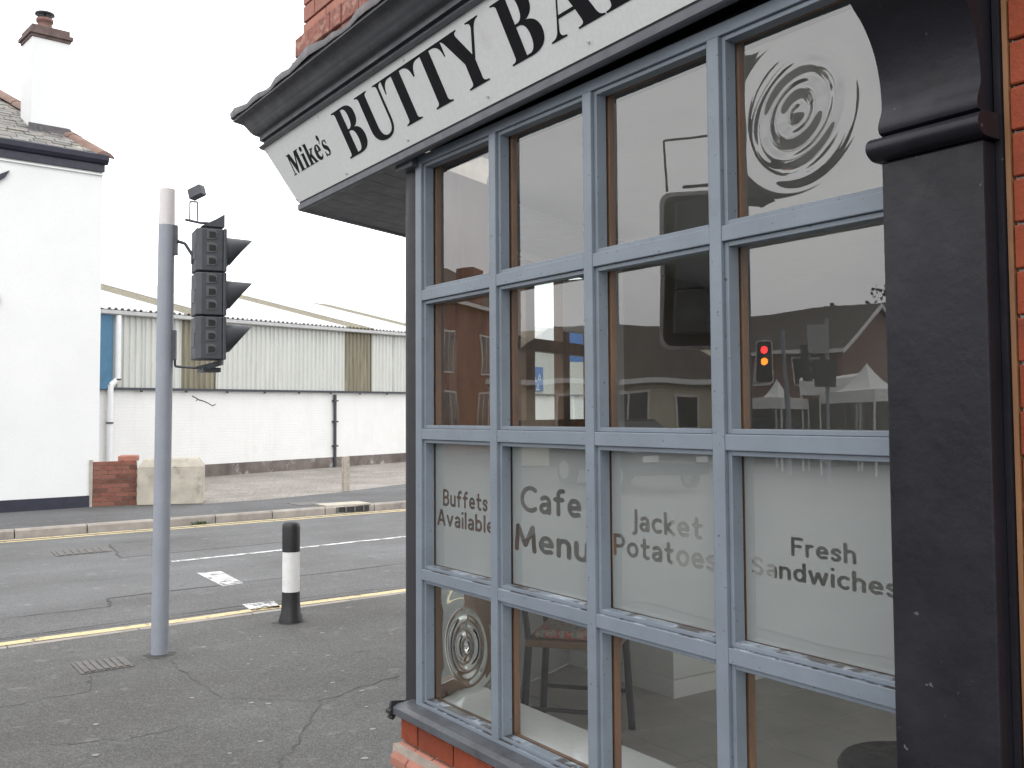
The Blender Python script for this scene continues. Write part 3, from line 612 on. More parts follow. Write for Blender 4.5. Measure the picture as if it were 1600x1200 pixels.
tp = Vector((-14.95, 6.75, .108))
tag(MB().prism([tp+Vector((x, y, 0)) for x, y in ((-.06, -.06), (.06, -.06), (.06, .06), (-.06, .06))], (0, 0, .67)).prism([tp+Vector((x, y, .671)) for x, y in ((-.055, -.055), (.055, -.055), (.055, .055), (-.055, .055))], (0, 0, .012)).build('timber_post', 'wood_post', None, .006), 'short square timber post standing at the edge of the yard', 'post')

# ------------------------------------------------------------------ traffic signals
VENT = [(-.036, -.034), (.014, -.034), (.032, -.018), (.032, .018), (.014, .034), (-.036, .034)]
def signal_head(root, c, face, m='sighead', hgt=.92, scale=1, lamps=None, board=False, pole_dir=None, width=.24):
    """three-aspect head; c = centre of housing, face = outward direction of the lenses (level)"""
    f = Vector(face).normalized(); s = Vector((-f.y, f.x, 0)); c = Vector(c)*1; dep = .155; sec = hgt/3
    for i in range(3):
        z0 = -hgt/2+i*sec
        h = MB().prism([c-f*dep*.5+s*a+f*b+Z*(z0+.005) for a, b in ((-width*.42, -.02), (width*.42, -.02), (width*.5, .015), (width*.5, dep), (-width*.5, dep), (-width*.5, .015))], Z*(sec-.012)).build('signal_section', m, root, .006)
        MB().obox(c+f*(dep*.5+.001)-s*(width*.5+.012)+Z*(z0+.002), s*(width+.024), f*.022, Z*(sec-.006)).build('door', m, h, .006)
        # tunnel visor, longer at the top
        lc = c+f*(dep*.5+.023)+Z*(z0+sec*.5); r = .108; vs = []; n = 20
        for k in range(n+1):
            an = R(-62)+R(304)*k/n
            ln = .03+.165*(.5+.5*math.sin(an))**1.15
            for rad in (r, r-.006):
                o_ = s*rad*math.cos(an)+Z*rad*math.sin(an); vs += [lc+o_, lc+o_*.93+f*ln]
        fs = []
        for k in range(n):
            q = 4*k; fs += [(q, q+4, q+5, q+1), (q+2, q+3, q+7, q+6), (q+1, q+5, q+7, q+3)]
        MB().add(vs, fs, True).build('visor', m, h)
        lm = (lamps or {}).get(2-i, 'black')
        MB().cyl(lc, lc+f*.008, .095).build('lens', lm, h)
        for k in range(3):          # D-shaped vents pressed into the sides
            zc = z0+sec*(.18+.3*k)+.02
            for sgn_ in (-1, 1):
                pts = VENT
                MB().prism([c+s*sgn_*(width*.5)+f*(a+.005)+Z*(zc+b) for a, b in pts], s*sgn_*.005).build('vent_rim', 'sigback', h)
                MB().prism([c+s*sgn_*(width*.5+.0055)+f*(a*.7+.008)+Z*(zc+b*.62-.004) for a, b in pts], s*sgn_*.002).build('vent', 'black', h)
        MB().obox(c-f*(dep*.5+.024)-s*width*.3+Z*(z0+.09), s*width*.6, f*.004, Z*.09).build('back_panel', 'sigback', h)
    if board:
        b = MB(); pts = []
        bw, bh, r = width*.5+.11, hgt*.5+.10, .08
        for cx_, cz_, a0 in ((bw-r, bh-r, 0), (-bw+r, bh-r, 90), (-bw+r, -bh+r, 180), (bw-r, -bh+r, 270)):
            for k in range(5): pts.append((cx_+r*math.cos(R(a0+22.5*k)), cz_+r*math.sin(R(a0+22.5*k))))
        n = len(pts); inn = [(x*(1-.028/bw), z*(1-.028/bh)) for x, z in pts]
        P = lambda x, z, d: c+f*(dep*.5-.02+d)+s*x+Z*z
        MB().prism([P(x, z, 0) for x, z in inn], f*.006).build('backing_board', 'black', root)
        vs = [P(x, z, -.002) for x, z in pts]+[P(x, z, -.002) for x, z in inn]+[P(x, z, .009) for x, z in pts]+[P(x, z, .009) for x, z in inn]
        MB().add(vs, [(i, (i+1) % n, n+(i+1) % n, n+i) for i in range(n)]+[(2*n+i, 3*n+i, 3*n+(i+1) % n, 2*n+(i+1) % n) for i in range(n)]+[(i, 2*n+i, 2*n+(i+1) % n, (i+1) % n) for i in range(n)]).build('board_border', 'polecap', root)
ts = empty('traffic_signal', (-3.884, .195, .022), 'grey traffic signal pole with side-on black three-lamp head', 'traffic signal')
PB = Vector((-3.884, .195, .0)); lean = Vector((.003, .005, 0))
def pp(z): return PB+lean*z+Vector((0, 0, z))
MB().cyl(pp(.0), pp(2.92), .056, .054, 28).build('pole', 'polegrey', ts)
MB().cyl(pp(2.921), pp(3.17), .054, .050, 28).build('pole_cap', 'polecap', ts)
HF = Vector((math.cos(R(82)), math.sin(R(82)), 0))
hc = Vector((-3.765, .462, 2.445))
signal_head(ts, hc, HF, hgt=.90)
side = (hc-pp(2.4)); side.z = 0; sn = side.normalized()
MB().tube([pp(2.82)+sn*.05, pp(2.80)+sn*.12, pp(2.72)+sn*.17, pp(2.78)+sn*.20, pp(2.80)+sn*.27], .011).cyl(pp(2.74)+sn*.17, pp(2.66)+sn*.17, .009).build('upper_bracket', 'darkmetal', ts)
MB().tube([pp(2.10)+sn*.06, pp(1.955)+sn*.07, pp(1.945)+sn*.2, hc+Vector((0, 0, -.49))], .008).box(hc.x-.07, hc.x+.07, hc.y-.05, hc.y+.07, 1.915, 1.945).build('lower_bracket', 'darkmetal', ts)
for z in (2.72, 2.0): MB().obox(pp(z)+sn*.045-Vector((-sn.y, sn.x, 0))*.03, Vector((-sn.y, sn.x, 0))*.06, sn*.03, (0, 0, .2)).build('pole_clamp', 'darkmetal', ts)
MB().tube([pp(2.965)+sn*.12, pp(2.945)+sn*.22, hc+Vector((0, 0, .50)), hc+HF*.06+Vector((0, 0, .475))], .009).build('detector_arm', 'darkmetal', ts)
MB().prism([hc+HF*a+Vector((0, 0, .462+b))-Vector((-HF.y, HF.x, 0))*.1 for a, b in ((-.06, 0), (.09, 0), (.09, .09), (.03, .05))], Vector((-HF.y, HF.x, 0))*.2).build('top_shield', 'sighead', ts)
dt = pp(2.96)+sn*.17
MB().tube([dt+sn*.03, dt+sn*.03+Z*.13], .005).tube([dt+sn*-.02, dt-sn*.02+Z*.13], .005).tube([dt-sn*.02+Z*.13, dt+sn*.03+Z*.13], .006).build('detector_stand', 'darkmetal', ts)
d0 = dt+Z*.15+sn*.01
dm = MB().obox(d0+Vector((-.03, -.03, 0)), Vector((.075, .06, .035)), Vector((-.045, .055, 0)), Vector((-.02, -.01, .07))).build('detector', 'sighead', ts, .006)
MB().cyl(hc+HF*.02+Vector((0, 0, -.465)), hc+HF*.03+Vector((0, 0, -.50)), .09, .08, 18).build('base_cap', 'sighead', ts)
MB().lathe(PB, [(.07, .022), (.067, .027), (.058, .03)], 20).build('pole_collar', 'seam', ts)

M['contact_shade'] = mat('painted_contact_shade', (.06, .058, .055), .9, .3, 20)  # dark tone standing in for contact shadow at the pole and bollard feet
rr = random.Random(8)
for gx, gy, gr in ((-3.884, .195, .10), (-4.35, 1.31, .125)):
    MB().add([(gx+gr*rr.uniform(.75, 1.25)*math.cos(6.283*k/22), gy+gr*rr.uniform(.75, 1.25)*math.sin(6.283*k/22), .0236) for k in range(22)], [list(range(22))]).build('contact_shade_patch', 'contact_shade', pave)
bl = empty('bollard', (-4.35, 1.31, .022), 'black plastic bollard with white band beside the yellow line', 'bollard')
bc = Vector((-4.35, 1.31, .0))
MB().lathe(bc, [(.092, .022), (.09, .05), (.075, .10), (.069, .2), (.068, .255)], 28).build('base', 'black', bl)
MB().lathe(bc, [(.066, .256), (.066, .562)], 28).build('band', 'bolwhite', bl)
MB().lathe(bc, [(.068, .563), (.069, .75), (.066, .775), (.052, .79), (.02, .797)], 28).build('cap', 'black', bl)

# ------------------------------------------------------------------ the shop
shop = empty('corner_shop', (1, 2, .022), 'red brick corner cafe with blue-grey shopfront and white name board', 'shop')
Wp, TOP, Hp = .46, 2.4984, .473
def zf(x): return .02*(x+.8)
SDIR = Vector((-.415, .910, 0)).normalized(); SOUT = Vector((-.910, -.415, 0)).normalized()
MIT = .643
def mx_(t): return -.798-MIT*t           # x of the mitred corner for offset t; y = -.1-t
XR = 2.75                                # right end of the front
def fas(p): return Vector((1.032*p[0]-.0943, 1.032*p[1]+.0530, 1.032*p[2]-.0518))     # fascia points scaled up about the camera position
# --- upper brick wall over the cornice
uw = MB().box(-.895, XR, -.028, .16, 2.75, 6.0).prism([(-.895, -.028, 2.75), (-.895, -.028, 6), (-.895+SDIR.x*5, -.028+SDIR.y*5, 6), (-.895+SDIR.x*5, -.028+SDIR.y*5, 2.75)], -SOUT*.22).build('upper_wall', 'mortar', shop)
bond(shop, 'pinkbrick', (-.91, -.045, 0), (1, 0, 0), (0, .05, 0), 1.6, 3.20, 3.80)
bond(shop, 'pinkbrick', (-.91, -.045, 0), SDIR, -SOUT*.05, .7, 3.20, 3.80, off=1)
for r in range(2):      # flaking, crumbled band under the brickwork
    x = -.945+(.06*r); z0 = 3.03+.08*r
    while x < .75:
        wl = random.uniform(.07, .16); e = .03+.012*r+random.uniform(0, .01)
        brick('crumbled_brick', 'roughbrick', shop, (x, -.045-e, z0), (wl-.006, 0, 0), (0, .09, 0), (0, 0, .078)); x += wl
# --- cornice: profile (offset t, height), mitred at the corner and run down both faces
def mitred(name, prof, m, side_len=2.2, xr=XR, parent=None, tilt=True):
    n = len(prof); vs = []
    for t, z in prof: vs.append((xr, -.1-t, z+(zf(xr) if tilt else 0)))
    for t, z in prof: vs.append((mx_(t), -.1-t, z+(zf(mx_(t)) if tilt else 0)))
    for t, z in prof:
        p = Vector((mx_(t), -.1-t, z+(zf(mx_(t)) if tilt else 0)))+SDIR*side_len; vs.append(p)
    fs = []
    for k in (0, 1):
        for i in range(n-1): fs.append((k*n+i, k*n+i+1, (k+1)*n+i+1, (k+1)*n+i))
    fs += [list(range(n)), list(range(2*n, 3*n))[::-1]]
    return MB().add([fas(p) for p in vs], fs).build(name, m, parent or shop)
prof = [(.05, 2.712), (.122, 2.712), (.128, 2.722), (.128, 2.735), (.142, 2.737), (.142, 2.752)]
for k in range(9):      # ogee
    a = k/8; prof.append((.145+.075*a, 2.756+.058*(a-.13*math.sin(2*math.pi*a))))
prof += [(.232, 2.817), (.232, 2.838), (.05, 2.86)]
cornice = smooth(mitred('cornice', prof, 'cornice'), 50)
lo_ = [(.10, 2.700), (.134, 2.702), (.134, 2.7115), (.10, 2.7115)]
# lead dressed over the cornice, wavy edge, rising to the brickwork
vs = []; n = 60
for i in range(n+1):
    x = mx_(.24)+(XR-mx_(.24))*i/n; wv = .006*math.sin(i*1.7)+.005*math.sin(i*.61+1)+(.014 if abs(x+.12) < .06 else 0)
    vs += [(x, -.1-.238-wv*.4, 2.826+zf(x)+wv*.3), (x, -.1-.242-wv*.5, 2.846+zf(x)+wv), (x+0, -.1-.09, 2.93+zf(x)+wv*.6), (x, -.095, 2.995+zf(x)*.5)]
MB().add([fas(p) for p in vs], [(4*i+j, 4*i+4+j, 4*i+5+j, 4*i+1+j) for i in range(n) for j in range(3)], True).build('lead_flashing', 'lead', shop)
c0, c1, c2 = (fas((mx_(t), -.1-t, z+zf(mx_(t)))) for t, z in ((.238, 2.827), (.242, 2.847), (-.005, 3.0)))
MB().add([c0, c1, c2, c0+SDIR*2.2, c1+SDIR*2.2, c2+SDIR*2.2], [(0, 3, 4, 1), (1, 4, 5, 2)]).build('lead_flashing', 'lead', shop)
# --- fascia: tilted name board, grey trim under it, boarded soffit
ft = .12
fascia = mitred('fascia', [(-.014, 2.50), (.0, 2.472), (.116, 2.700), (.05, 2.711)], 'greytrim')
sv = [(mx_(.006), -.106, 2.484+zf(-.8)), (XR, -.106, 2.484+zf(XR)), (XR, -.1-.124, 2.708+zf(XR)), (mx_(.124), -.1-.124, 2.708+zf(-.9))]
sign = MB().prism([fas(p) for p in sv], (0, -.004, -.0022)).build('sign_board', 'signwhite', shop)
mitred('fascia_trim', [(-.012, 2.448), (.004, 2.448), (.010, 2.452), (.010, 2.474), (.0, 2.481), (-.012, 2.478)], 'greytrim')
mitred('fascia_bead', [(.104, 2.7085), (.138, 2.703), (.145, 2.7125), (.10, 2.7135)], 'cornice')
# soffit boards running back along the side
sx0 = mx_(-.03); y0s = -.07
for i in range(9):
    a = fas((mx_(-.015)+.004, -.084, 2.456+zf(-.8)))+Vector((i*.115, 0, .0023*i)); L_ = 2.2
    if a.x > -.13: break
    MB().prism([a, a+Vector((.112, 0, .0023)), a+Vector((.112, 0, .0023))+SDIR*L_, a+SDIR*L_], (0, 0, .015)).build('soffit_board', 'soffit', shop)
MB().prism([(-.12, -.034, 2.575), (XR, -.034, 2.615), (XR, .2, 2.615), (-.12, .2, 2.575)], (0, 0, .02)).box(-.12, XR, .14, .16, 2.5, 2.62).box(-.12, XR, .036, .14, 2.5, 2.508).build('soffit_lining', 'ironpost', shop)  # near-black lining: shade of the recess behind the trim put into its colour
# --- sign lettering
def bez(a, b, c, d, n=10):
    r = []
    for i in range(1, n+1):
        t = i/n; u_ = 1-t; r.append(tuple(u_**3*a[k]+3*u_*u_*t*b[k]+3*u_*t*t*c[k]+t**3*d[k] for k in (0, 1)))
    return r
def path(s):
    P = []; cur = None; tk = s.split(); i = 0; outl = []
    while i < len(tk):
        c = tk[i]; i += 1
        pt = lambda j: tuple(float(q) for q in tk[j].split(','))
        if c == 'M':
            if P: outl.append(P)
            cur = pt(i); i += 1; P = [cur]
        elif c == 'L': cur = pt(i); i += 1; P.append(cur)
        elif c == 'C': q = bez(cur, pt(i), pt(i+1), pt(i+2)); i += 3; cur = q[-1]; P += q
    outl.append(P); return outl
GL = {
'B': "M 0,0 L .5,0 C .82,0 .97,.1 .97,.28 C .97,.42 .86,.51 .68,.53 C .84,.56 .91,.65 .91,.76 C .91,.93 .76,1 .52,1 L 0,1 L 0,.975 C .09,.97 .13,.95 .13,.9 L .13,.1 C .13,.05 .09,.03 0,.025 L 0,0 M .41,.545 L .41,.955 L .47,.955 C .58,.955 .63,.88 .63,.75 C .63,.61 .57,.545 .46,.545 L .41,.545 M .41,.045 L .41,.5 L .48,.5 C .61,.5 .67,.41 .67,.27 C .67,.12 .6,.045 .49,.045 L .41,.045",
'U': "M 0,1 L .5,1 L .5,.975 C .42,.97 .4,.95 .4,.9 L .4,.3 C .4,.12 .5,.05 .63,.05 C .8,.05 .88,.15 .88,.32 L .88,.88 C .88,.95 .85,.97 .76,.975 L .76,1 L 1.08,1 L 1.08,.975 C 1.0,.97 .95,.95 .95,.88 L .95,.32 C .95,.08 .8,-.02 .55,-.02 C .28,-.02 .12,.08 .12,.3 L .12,.9 C .12,.95 .08,.97 0,.975",
'T': "M 0,1 L 1,1 L 1,.72 L .975,.72 C .95,.9 .85,.955 .72,.955 L .64,.955 L .64,.1 C .64,.05 .68,.03 .76,.025 L .76,0 L .24,0 L .24,.025 C .32,.03 .36,.05 .36,.1 L .36,.955 L .28,.955 C .15,.955 .05,.9 .025,.72 L 0,.72",
'Y': "M 0,1 L .52,1 L .52,.975 C .45,.97 .44,.94 .47,.88 L .68,.5 L .86,.84 C .91,.93 .88,.97 .78,.975 L .78,1 L 1.12,1 L 1.12,.975 C 1.03,.97 .98,.92 .92,.82 L .7,.41 L .7,.1 C .7,.05 .74,.03 .84,.025 L .84,0 L .3,0 L .3,.025 C .4,.03 .43,.05 .43,.1 L .43,.42 L .13,.9 C .09,.95 .06,.97 0,.975",
'A': "M 0,0 L .34,0 L .34,.025 C .24,.03 .2,.06 .23,.14 L .29,.28 L .66,.28 L .71,.12 C .735,.05 .71,.03 .6,.025 L .6,0 L 1.15,0 L 1.15,.025 C 1.07,.03 1.04,.06 1.01,.13 L .67,1.02 L .6,1.02 L .19,.14 C .15,.06 .09,.03 0,.025 M .31,.33 L .64,.33 L .49,.73",
'R': "M 0,0 L .55,0 L .55,.025 C .46,.03 .42,.05 .42,.1 L .42,.47 L .47,.47 L .8,0 L 1.1,0 L 1.1,.025 C 1.03,.03 1.0,.06 .96,.11 L .72,.48 C .9,.52 .96,.62 .96,.74 C .96,.92 .8,1 .55,1 L 0,1 L 0,.975 C .1,.97 .14,.95 .14,.9 L .14,.1 C .14,.05 .1,.03 0,.025 M .42,.52 L .42,.95 L .5,.95 C .62,.95 .67,.88 .67,.74 C .67,.6 .62,.52 .5,.52",
'M': "M 0,0 L .3,0 L .3,.03 L .19,.05 L .19,.8 L .5,0 L .57,0 L .9,.82 L .9,.05 L .8,.03 L .8,0 L 1.28,0 L 1.28,.03 L 1.17,.05 L 1.17,.95 L 1.28,.97 L 1.28,1 L .87,1 L .64,.4 L .4,1 L 0,1 L 0,.97 L .12,.95 L .12,.05 L 0,.03",
'i': "M 0,0 L .42,0 L .42,.03 L .34,.05 L .34,.68 L 0,.68 L 0,.65 L .09,.62 L .09,.05 L 0,.03 M .21,.78 C .38,.78 .38,1.02 .21,1.02 C .05,1.02 .05,.78 .21,.78",
'k': "M 0,0 L .42,0 L .42,.03 L .34,.05 L .34,.28 L .4,.33 L .56,.05 L .52,.03 L .52,0 L .86,0 L .86,.03 L .78,.06 L .54,.45 L .7,.61 L .8,.65 L .8,.68 L .5,.68 L .5,.65 L .56,.62 L .34,.4 L .34,1 L 0,1 L 0,.97 L .09,.95 L .09,.05 L 0,.03",
'e': "M .6,.36 L .24,.36 C .24,.18 .32,.1 .42,.1 C .5,.1 .55,.14 .59,.2 L .62,.18 C .56,.05 .46,-.02 .33,-.02 C .12,-.02 0,.12 0,.33 C 0,.55 .13,.7 .33,.7 C .52,.7 .6,.57 .6,.36 M .24,.42 L .41,.42 C .41,.58 .39,.65 .33,.65 C .27,.65 .24,.57 .24,.42",
"'": "M .06,.62 C .2,.68 .28,.78 .28,.88 C .28,.97 .22,1.03 .14,1.03 C .05,1.03 0,.97 0,.9 C 0,.83 .05,.79 .12,.79 C .16,.79 .15,.7 .04,.65",
's': "M .02,.22 L .05,.22 C .1,.09 .17,.03 .27,.03 C .35,.03 .38,.07 .38,.12 C .38,.18 .33,.21 .22,.26 C .08,.32 .02,.39 .02,.49 C .02,.61 .11,.7 .25,.7 C .31,.7 .36,.67 .39,.67 C .41,.67 .43,.68 .44,.7 L .46,.7 L .47,.49 L .44,.49 C .4,.6 .33,.65 .26,.65 C .2,.65 .17,.62 .17,.57 C .17,.52 .22,.49 .32,.45 C .47,.39 .54,.31 .54,.2 C .54,.07 .44,-.02 .28,-.02 C .2,-.02 .14,.01 .1,.01 C .08,.01 .06,0 .05,-.02 L .02,-.02",
}
def outlines_to_mesh(name, outl, mapf, m, parent, thick):
    cu = bpy.data.curves.new(name, 'CURVE'); cu.dimensions = '2D'; cu.fill_mode = 'BOTH'; cu.extrude = thick/2
    for o in outl:
        q = [o[0]]
        for p in o[1:]:
            if (p[0]-q[-1][0])**2+(p[1]-q[-1][1])**2 > 1e-10: q.append(p)
        if (q[0][0]-q[-1][0])**2+(q[0][1]-q[-1][1])**2 < 1e-10: q.pop()
        sp = cu.splines.new('POLY'); sp.points.add(len(q)-1); sp.use_cyclic_u = True
        for a, p in zip(sp.points, q): a.co = (p[0], p[1], 0, 1)
    tmp = bpy.data.objects.new('tmp', cu); col.objects.link(tmp)
    dg = bpy.context.evaluated_depsgraph_get(); me = bpy.data.meshes.new_from_object(tmp.evaluated_get(dg))
    col.objects.unlink(tmp); bpy.data.objects.remove(tmp); bpy.data.curves.remove(cu)
    base = WLOC[parent.name]
    for v_ in me.vertices: v_.co = mapf(v_.co.x, v_.co.y, v_.co.z)-base
    me.name = name; me.materials.clear(); me.materials.append(M[m]); me.update()
    ob = bpy.data.objects.new(name, me); link(ob, parent); return ob
e_v = Vector((0, -.12, .23)).normalized(); e_n = Vector((1, 0, 0)).cross(e_v).normalized()      # outward
def on_sign(x, v_, d): return fas(Vector((x, -.1, 2.49+zf(x)))+e_v*v_)+e_n*(.0135+d)
def sign_text(items):
    for chh, x0, wid, base, cap in items:
        gw_ = max(p[0] for o in path(GL[chh]) for p in o); kx_ = wid/gw_
        outlines_to_mesh('letter', [[(p[0]*kx_, p[1]*cap) for p in o] for o in path(GL[chh])], lambda x, y, z, x0=x0, base=base: on_sign(x0+x, base-.006+.009*(x0+x+.25)+y, z), 'letter', sign, .0024)
sign_text([('M', -.725, .115, .108, .082), ('i', -.603, .036, .108, .082), ('k', -.562, .074, .108, .082), ('e', -.485, .052, .108, .082), ("'", -.432, .018, .108, .082), ('s', -.412, .042, .108, .082),
           ('B', -.257, .165, .058, .168), ('U', -.068, .195, .058, .168), ('T', .128, .19, .058, .168), ('T', .316, .19, .058, .168), ('Y', .498, .215, .058, .168),
           ('B', .776, .165, .058, .168), ('A', .955, .213, .058, .168), ('R', 1.173, .19, .058, .168)])
for x, v_ in ((-.80, .012), (-.865, .236), (-.33, .014), (.14, .018), (.62, .022), (1.08, .026), (-.35, .238), (.3, .238), (1.6, .03)):
    c = on_sign(x, v_, 0)
    MB().cyl(c-e_n*.004, c+e_n*.004, .006, .0045, 10).build('screw_cap', 'screw', sign)
# --- window: stepped grey glazing bars outside, varnished timber inside, glass between
XE = 4*Wp
win = MB().box(-.022, .018, -.002, .034, .628, 2.512).box(XE-.018, XE+.05, -.002, .034, .628, 2.512).box(.018, XE-.018, -.001, .034, TOP-.016, 2.512).box(.018, XE-.018, -.001, .034, .628, .652).build('window_frame', 'frame', shop, .002)
rails = [TOP-Hp*j for j in range(5)]; rails[4] = .648
GY = .044
for i in range(1, 4): B(i*Wp-.018, i*Wp+.018, -.003, GY-.002, .652, TOP-.016).build('mullion', 'frame', win, .002)
for j in range(1, 4):
    for i in range(4): B(i*Wp+.0182, (i+1)*Wp-.0182, -.0015, GY-.002, rails[j]-.018, rails[j]+.018).build('glazing_bar', 'frame', win, .002)
def ring(x0, x1, z0, z1, wd, y0, y1): return MB().box(x0, x0+wd, y0, y1, z0, z1).box(x1-wd, x1, y0, y1, z0, z1).box(x0+wd, x1-wd, y0, y1, z0, z0+wd).box(x0+wd, x1-wd, y0, y1, z1-wd, z1)
def bull(x0, x1, z0, z1, cx_, cz_, r_, amp, n=110, thin=False):
    # pane with a spun crown: rippled front face, flat back face
    vs = []
    def hgt(x, z):
        dx, dz = (x-cx_), (z-cz_); r = math.hypot(dx, dz)/r_
        fade = 1 if r < .72 else max(0, 1-(r-.72)/.33)**1.5
        edge = math.exp(-((r-1.05)/.22)**2)*.35
        ecc = 1+.10*math.sin(math.atan2(dz, dx)*2+3.3)
        return amp*(fade*(.62*math.cos(r*ecc*15.5)+.5*math.exp(-(r/.1)**2))-edge*.8)+.0012*math.sin(x*9+1)*math.sin(z*8)
    nn = n
    for b in range(nn+1):
        for a in range(nn+1):
            x = x0+(x1-x0)*a/nn; z = z0+(z1-z0)*b/nn; vs.append((x, GY-.0015-hgt(x, z), z))
    k = (nn+1)**2; fs = [(b*(nn+1)+a, b*(nn+1)+a+1, (b+1)*(nn+1)+a+1, (b+1)*(nn+1)+a) for b in range(nn) for a in range(nn)]
    mb = MB().add(vs, fs, True)
    if thin: return mb
    bk = [(x0, GY+.006, z0), (x1, GY+.006, z0), (x1, GY+.006, z1), (x0, GY+.006, z1)]
    mb.add(bk, [(3, 2, 1, 0)])
    return mb
# bold sans lettering: each glyph is a set of strokes, its outline traced round them at an even weight
import numpy as np
def arc(cx, cy, rx, ry, a0, a1, n=14): return [(cx+rx*math.cos(R(a0+(a1-a0)*k/n)), cy+ry*math.sin(R(a0+(a1-a0)*k/n))) for k in range(n+1)]
XH = .70
SG = {
'B': [[(.08, .08), (.08, .92), (.3, .92)]+arc(.3, .72, .2, .2, 90, -90)+[(.08, .52)], [(.3, .52)]+arc(.32, .30, .22, .22, 90, -90)+[(.08, .08)]],
'u': [[(.08, XH-.08), (.08, .28)]+arc(.26, .27, .18, .19, 180, 330), [(.45, XH-.08), (.45, .08)]],
'f': [[(.17, .08), (.17, .75)]+arc(.33, .76, .16, .16, 180, 75), [(.04, XH-.1), (.34, XH-.1)]],
'e': [[(.09, .36), (.49, .36)]+arc(.29, .36, .2, .26, 0, 300)+[(.46, .13)]],
't': [[(.17, .88), (.17, .22)]+arc(.3, .22, .13, .14, 180, 290), [(.04, XH-.1), (.36, XH-.1)]],
's': [arc(.24, .48, .15, .13, 20, 200)+[(.17, .40), (.33, .32)]+arc(.22, .21, .15, .13, 40, -150)],
'A': [[(.06, .06), (.32, .93), (.38, .93), (.64, .06)], [(.18, .34), (.52, .34)]],
'v': [[(.06, XH-.06), (.26, .08), (.28, .08), (.48, XH-.06)]],
'a': [[(.12, .57)]+arc(.25, .44, .18, .19, 110, 0)+[(.43, .08)], [(.43, .37), (.27, .36)]+arc(.23, .22, .15, .14, 90, 330)],
'i': [[(.08, .08), (.08, XH-.08)], [(.08, .93), (.08, .94)]],
'l': [[(.08, .08), (.08, .95)]],
'b': [[(.08, .95), (.08, .08)], arc(.28, .35, .2, .27, -180, 180)],
'd': [[(.48, .95), (.48, .08)], arc(.28, .35, .2, .27, 0, 360)],
'o': [arc(.3, .35, .22, .27, 0, 360, 24)],
'C': [arc(.46, .5, .38, .42, 55, 305, 20)],
'c': [arc(.3, .35, .22, .27, 55, 305, 18)],
'M': [[(.08, .06), (.14, .93), (.42, .25), (.44, .25), (.72, .93), (.78, .06)]],
'n': [[(.08, .08), (.08, XH-.08)], [(.08, .42)]+arc(.27, .43, .18, .19, 160, 0)+[(.45, .08)]],
'h': [[(.08, .08), (.08, .95)], [(.08, .42)]+arc(.27, .43, .18, .19, 160, 0)+[(.45, .08)]],
'r': [[(.08, .08), (.08, XH-.08)], [(.08, .4)]+arc(.27, .43, .19, .19, 165, 80)],
'J': [[(.22, .92), (.22, .06)]+arc(.08, .02, .14, .14, 0, -80)],
'k': [[(.08, .08), (.08, .95)], [(.42, XH-.08), (.12, .36), (.46, .07)]],
'P': [[(.08, .06), (.08, .92), (.3, .92)]+arc(.32, .68, .22, .24, 90, -90)+[(.08, .44)]],
'F': [[(.08, .06), (.08, .92), (.48, .92)], [(.08, .52), (.42, .52)]],
'S': [arc(.32, .71, .2, .2, 35, 220)+[(.22, .56), (.42, .44)]+arc(.29, .28, .21, .2, 40, -150)],
'w': [[(.06, XH-.06), (.2, .08), (.22, .08), (.39, .6), (.41, .6), (.58, .08), (.6, .08), (.74, XH-.06)]],
}
def trace(strokes, hw, res=.02):
    x0, y0 = -.2, -.35; nx, ny = int(1.35/res), int(1.6/res)
    X, Y = np.meshgrid(x0+res*np.arange(nx), y0+res*np.arange(ny)); D = np.full(X.shape, 9.0)
    for st in strokes:
        for (ax, ay), (bx, by) in zip(st, st[1:]):
            dx, dy = bx-ax, by-ay; L2 = dx*dx+dy*dy+1e-12; t = np.clip(((X-ax)*dx+(Y-ay)*dy)/L2, 0, 1)
            D = np.minimum(D, np.maximum(np.hypot(X-ax-t*dx, Y-ay-t*dy), 0))
    F = D-hw-1e-5; segs = {}
    def ip(i, j, k, l):
        a, b = F[j, i], F[l, k]; t = a/(a-b); return (x0+res*(i+(k-i)*t), y0+res*(j+(l-j)*t))
    for j in range(ny-1):
        for i in range(nx-1):
            c = [(i, j), (i+1, j), (i+1, j+1), (i, j+1)]; v = [F[q[1], q[0]] < 0 for q in c]
            if all(v) or not any(v): continue
            ent = []; ext = []
            for k in range(4):
                a, b = k, (k+1) % 4
                if v[a] != v[b]:
                    e = tuple(sorted((c[a], c[b]))); (ext if v[a] else ent).append((e, ip(*c[a], *c[b])))
            for (e0, p0), (e1, p1) in zip(ext, ent): segs[e0] = (e1, p0)
    loops = []
    while segs:
        st = next(iter(segs)); cur = st; P = []
        while cur in segs: nxt, p = segs.pop(cur); P.append(p); cur = nxt
        if len(P) > 5: loops.append(P)
    return loops
TR = {}
def text_outlines(txt, hw=.085):
    res = []; x = 0
    for chh in txt:
        if chh not in TR: TR[chh] = trace(SG[chh], hw)
        lo = min(p[0] for o in TR[chh] for p in o); hi = max(p[0] for o in TR[chh] for p in o)
        res += [[(p[0]-lo+x, p[1]) for p in o] for o in TR[chh]]; x += hi-lo+.085
    return res
def fit(outl, x0, x1, z0, h):          # scale so that the text spans x0..x1, baseline z0, cap height h
    xs = [p[0] for o in outl for p in o]; a, b = min(xs), max(xs)
    return [[(x0+(p[0]-a)/(b-a)*(x1-x0), z0+p[1]*h) for p in o] for o in outl]
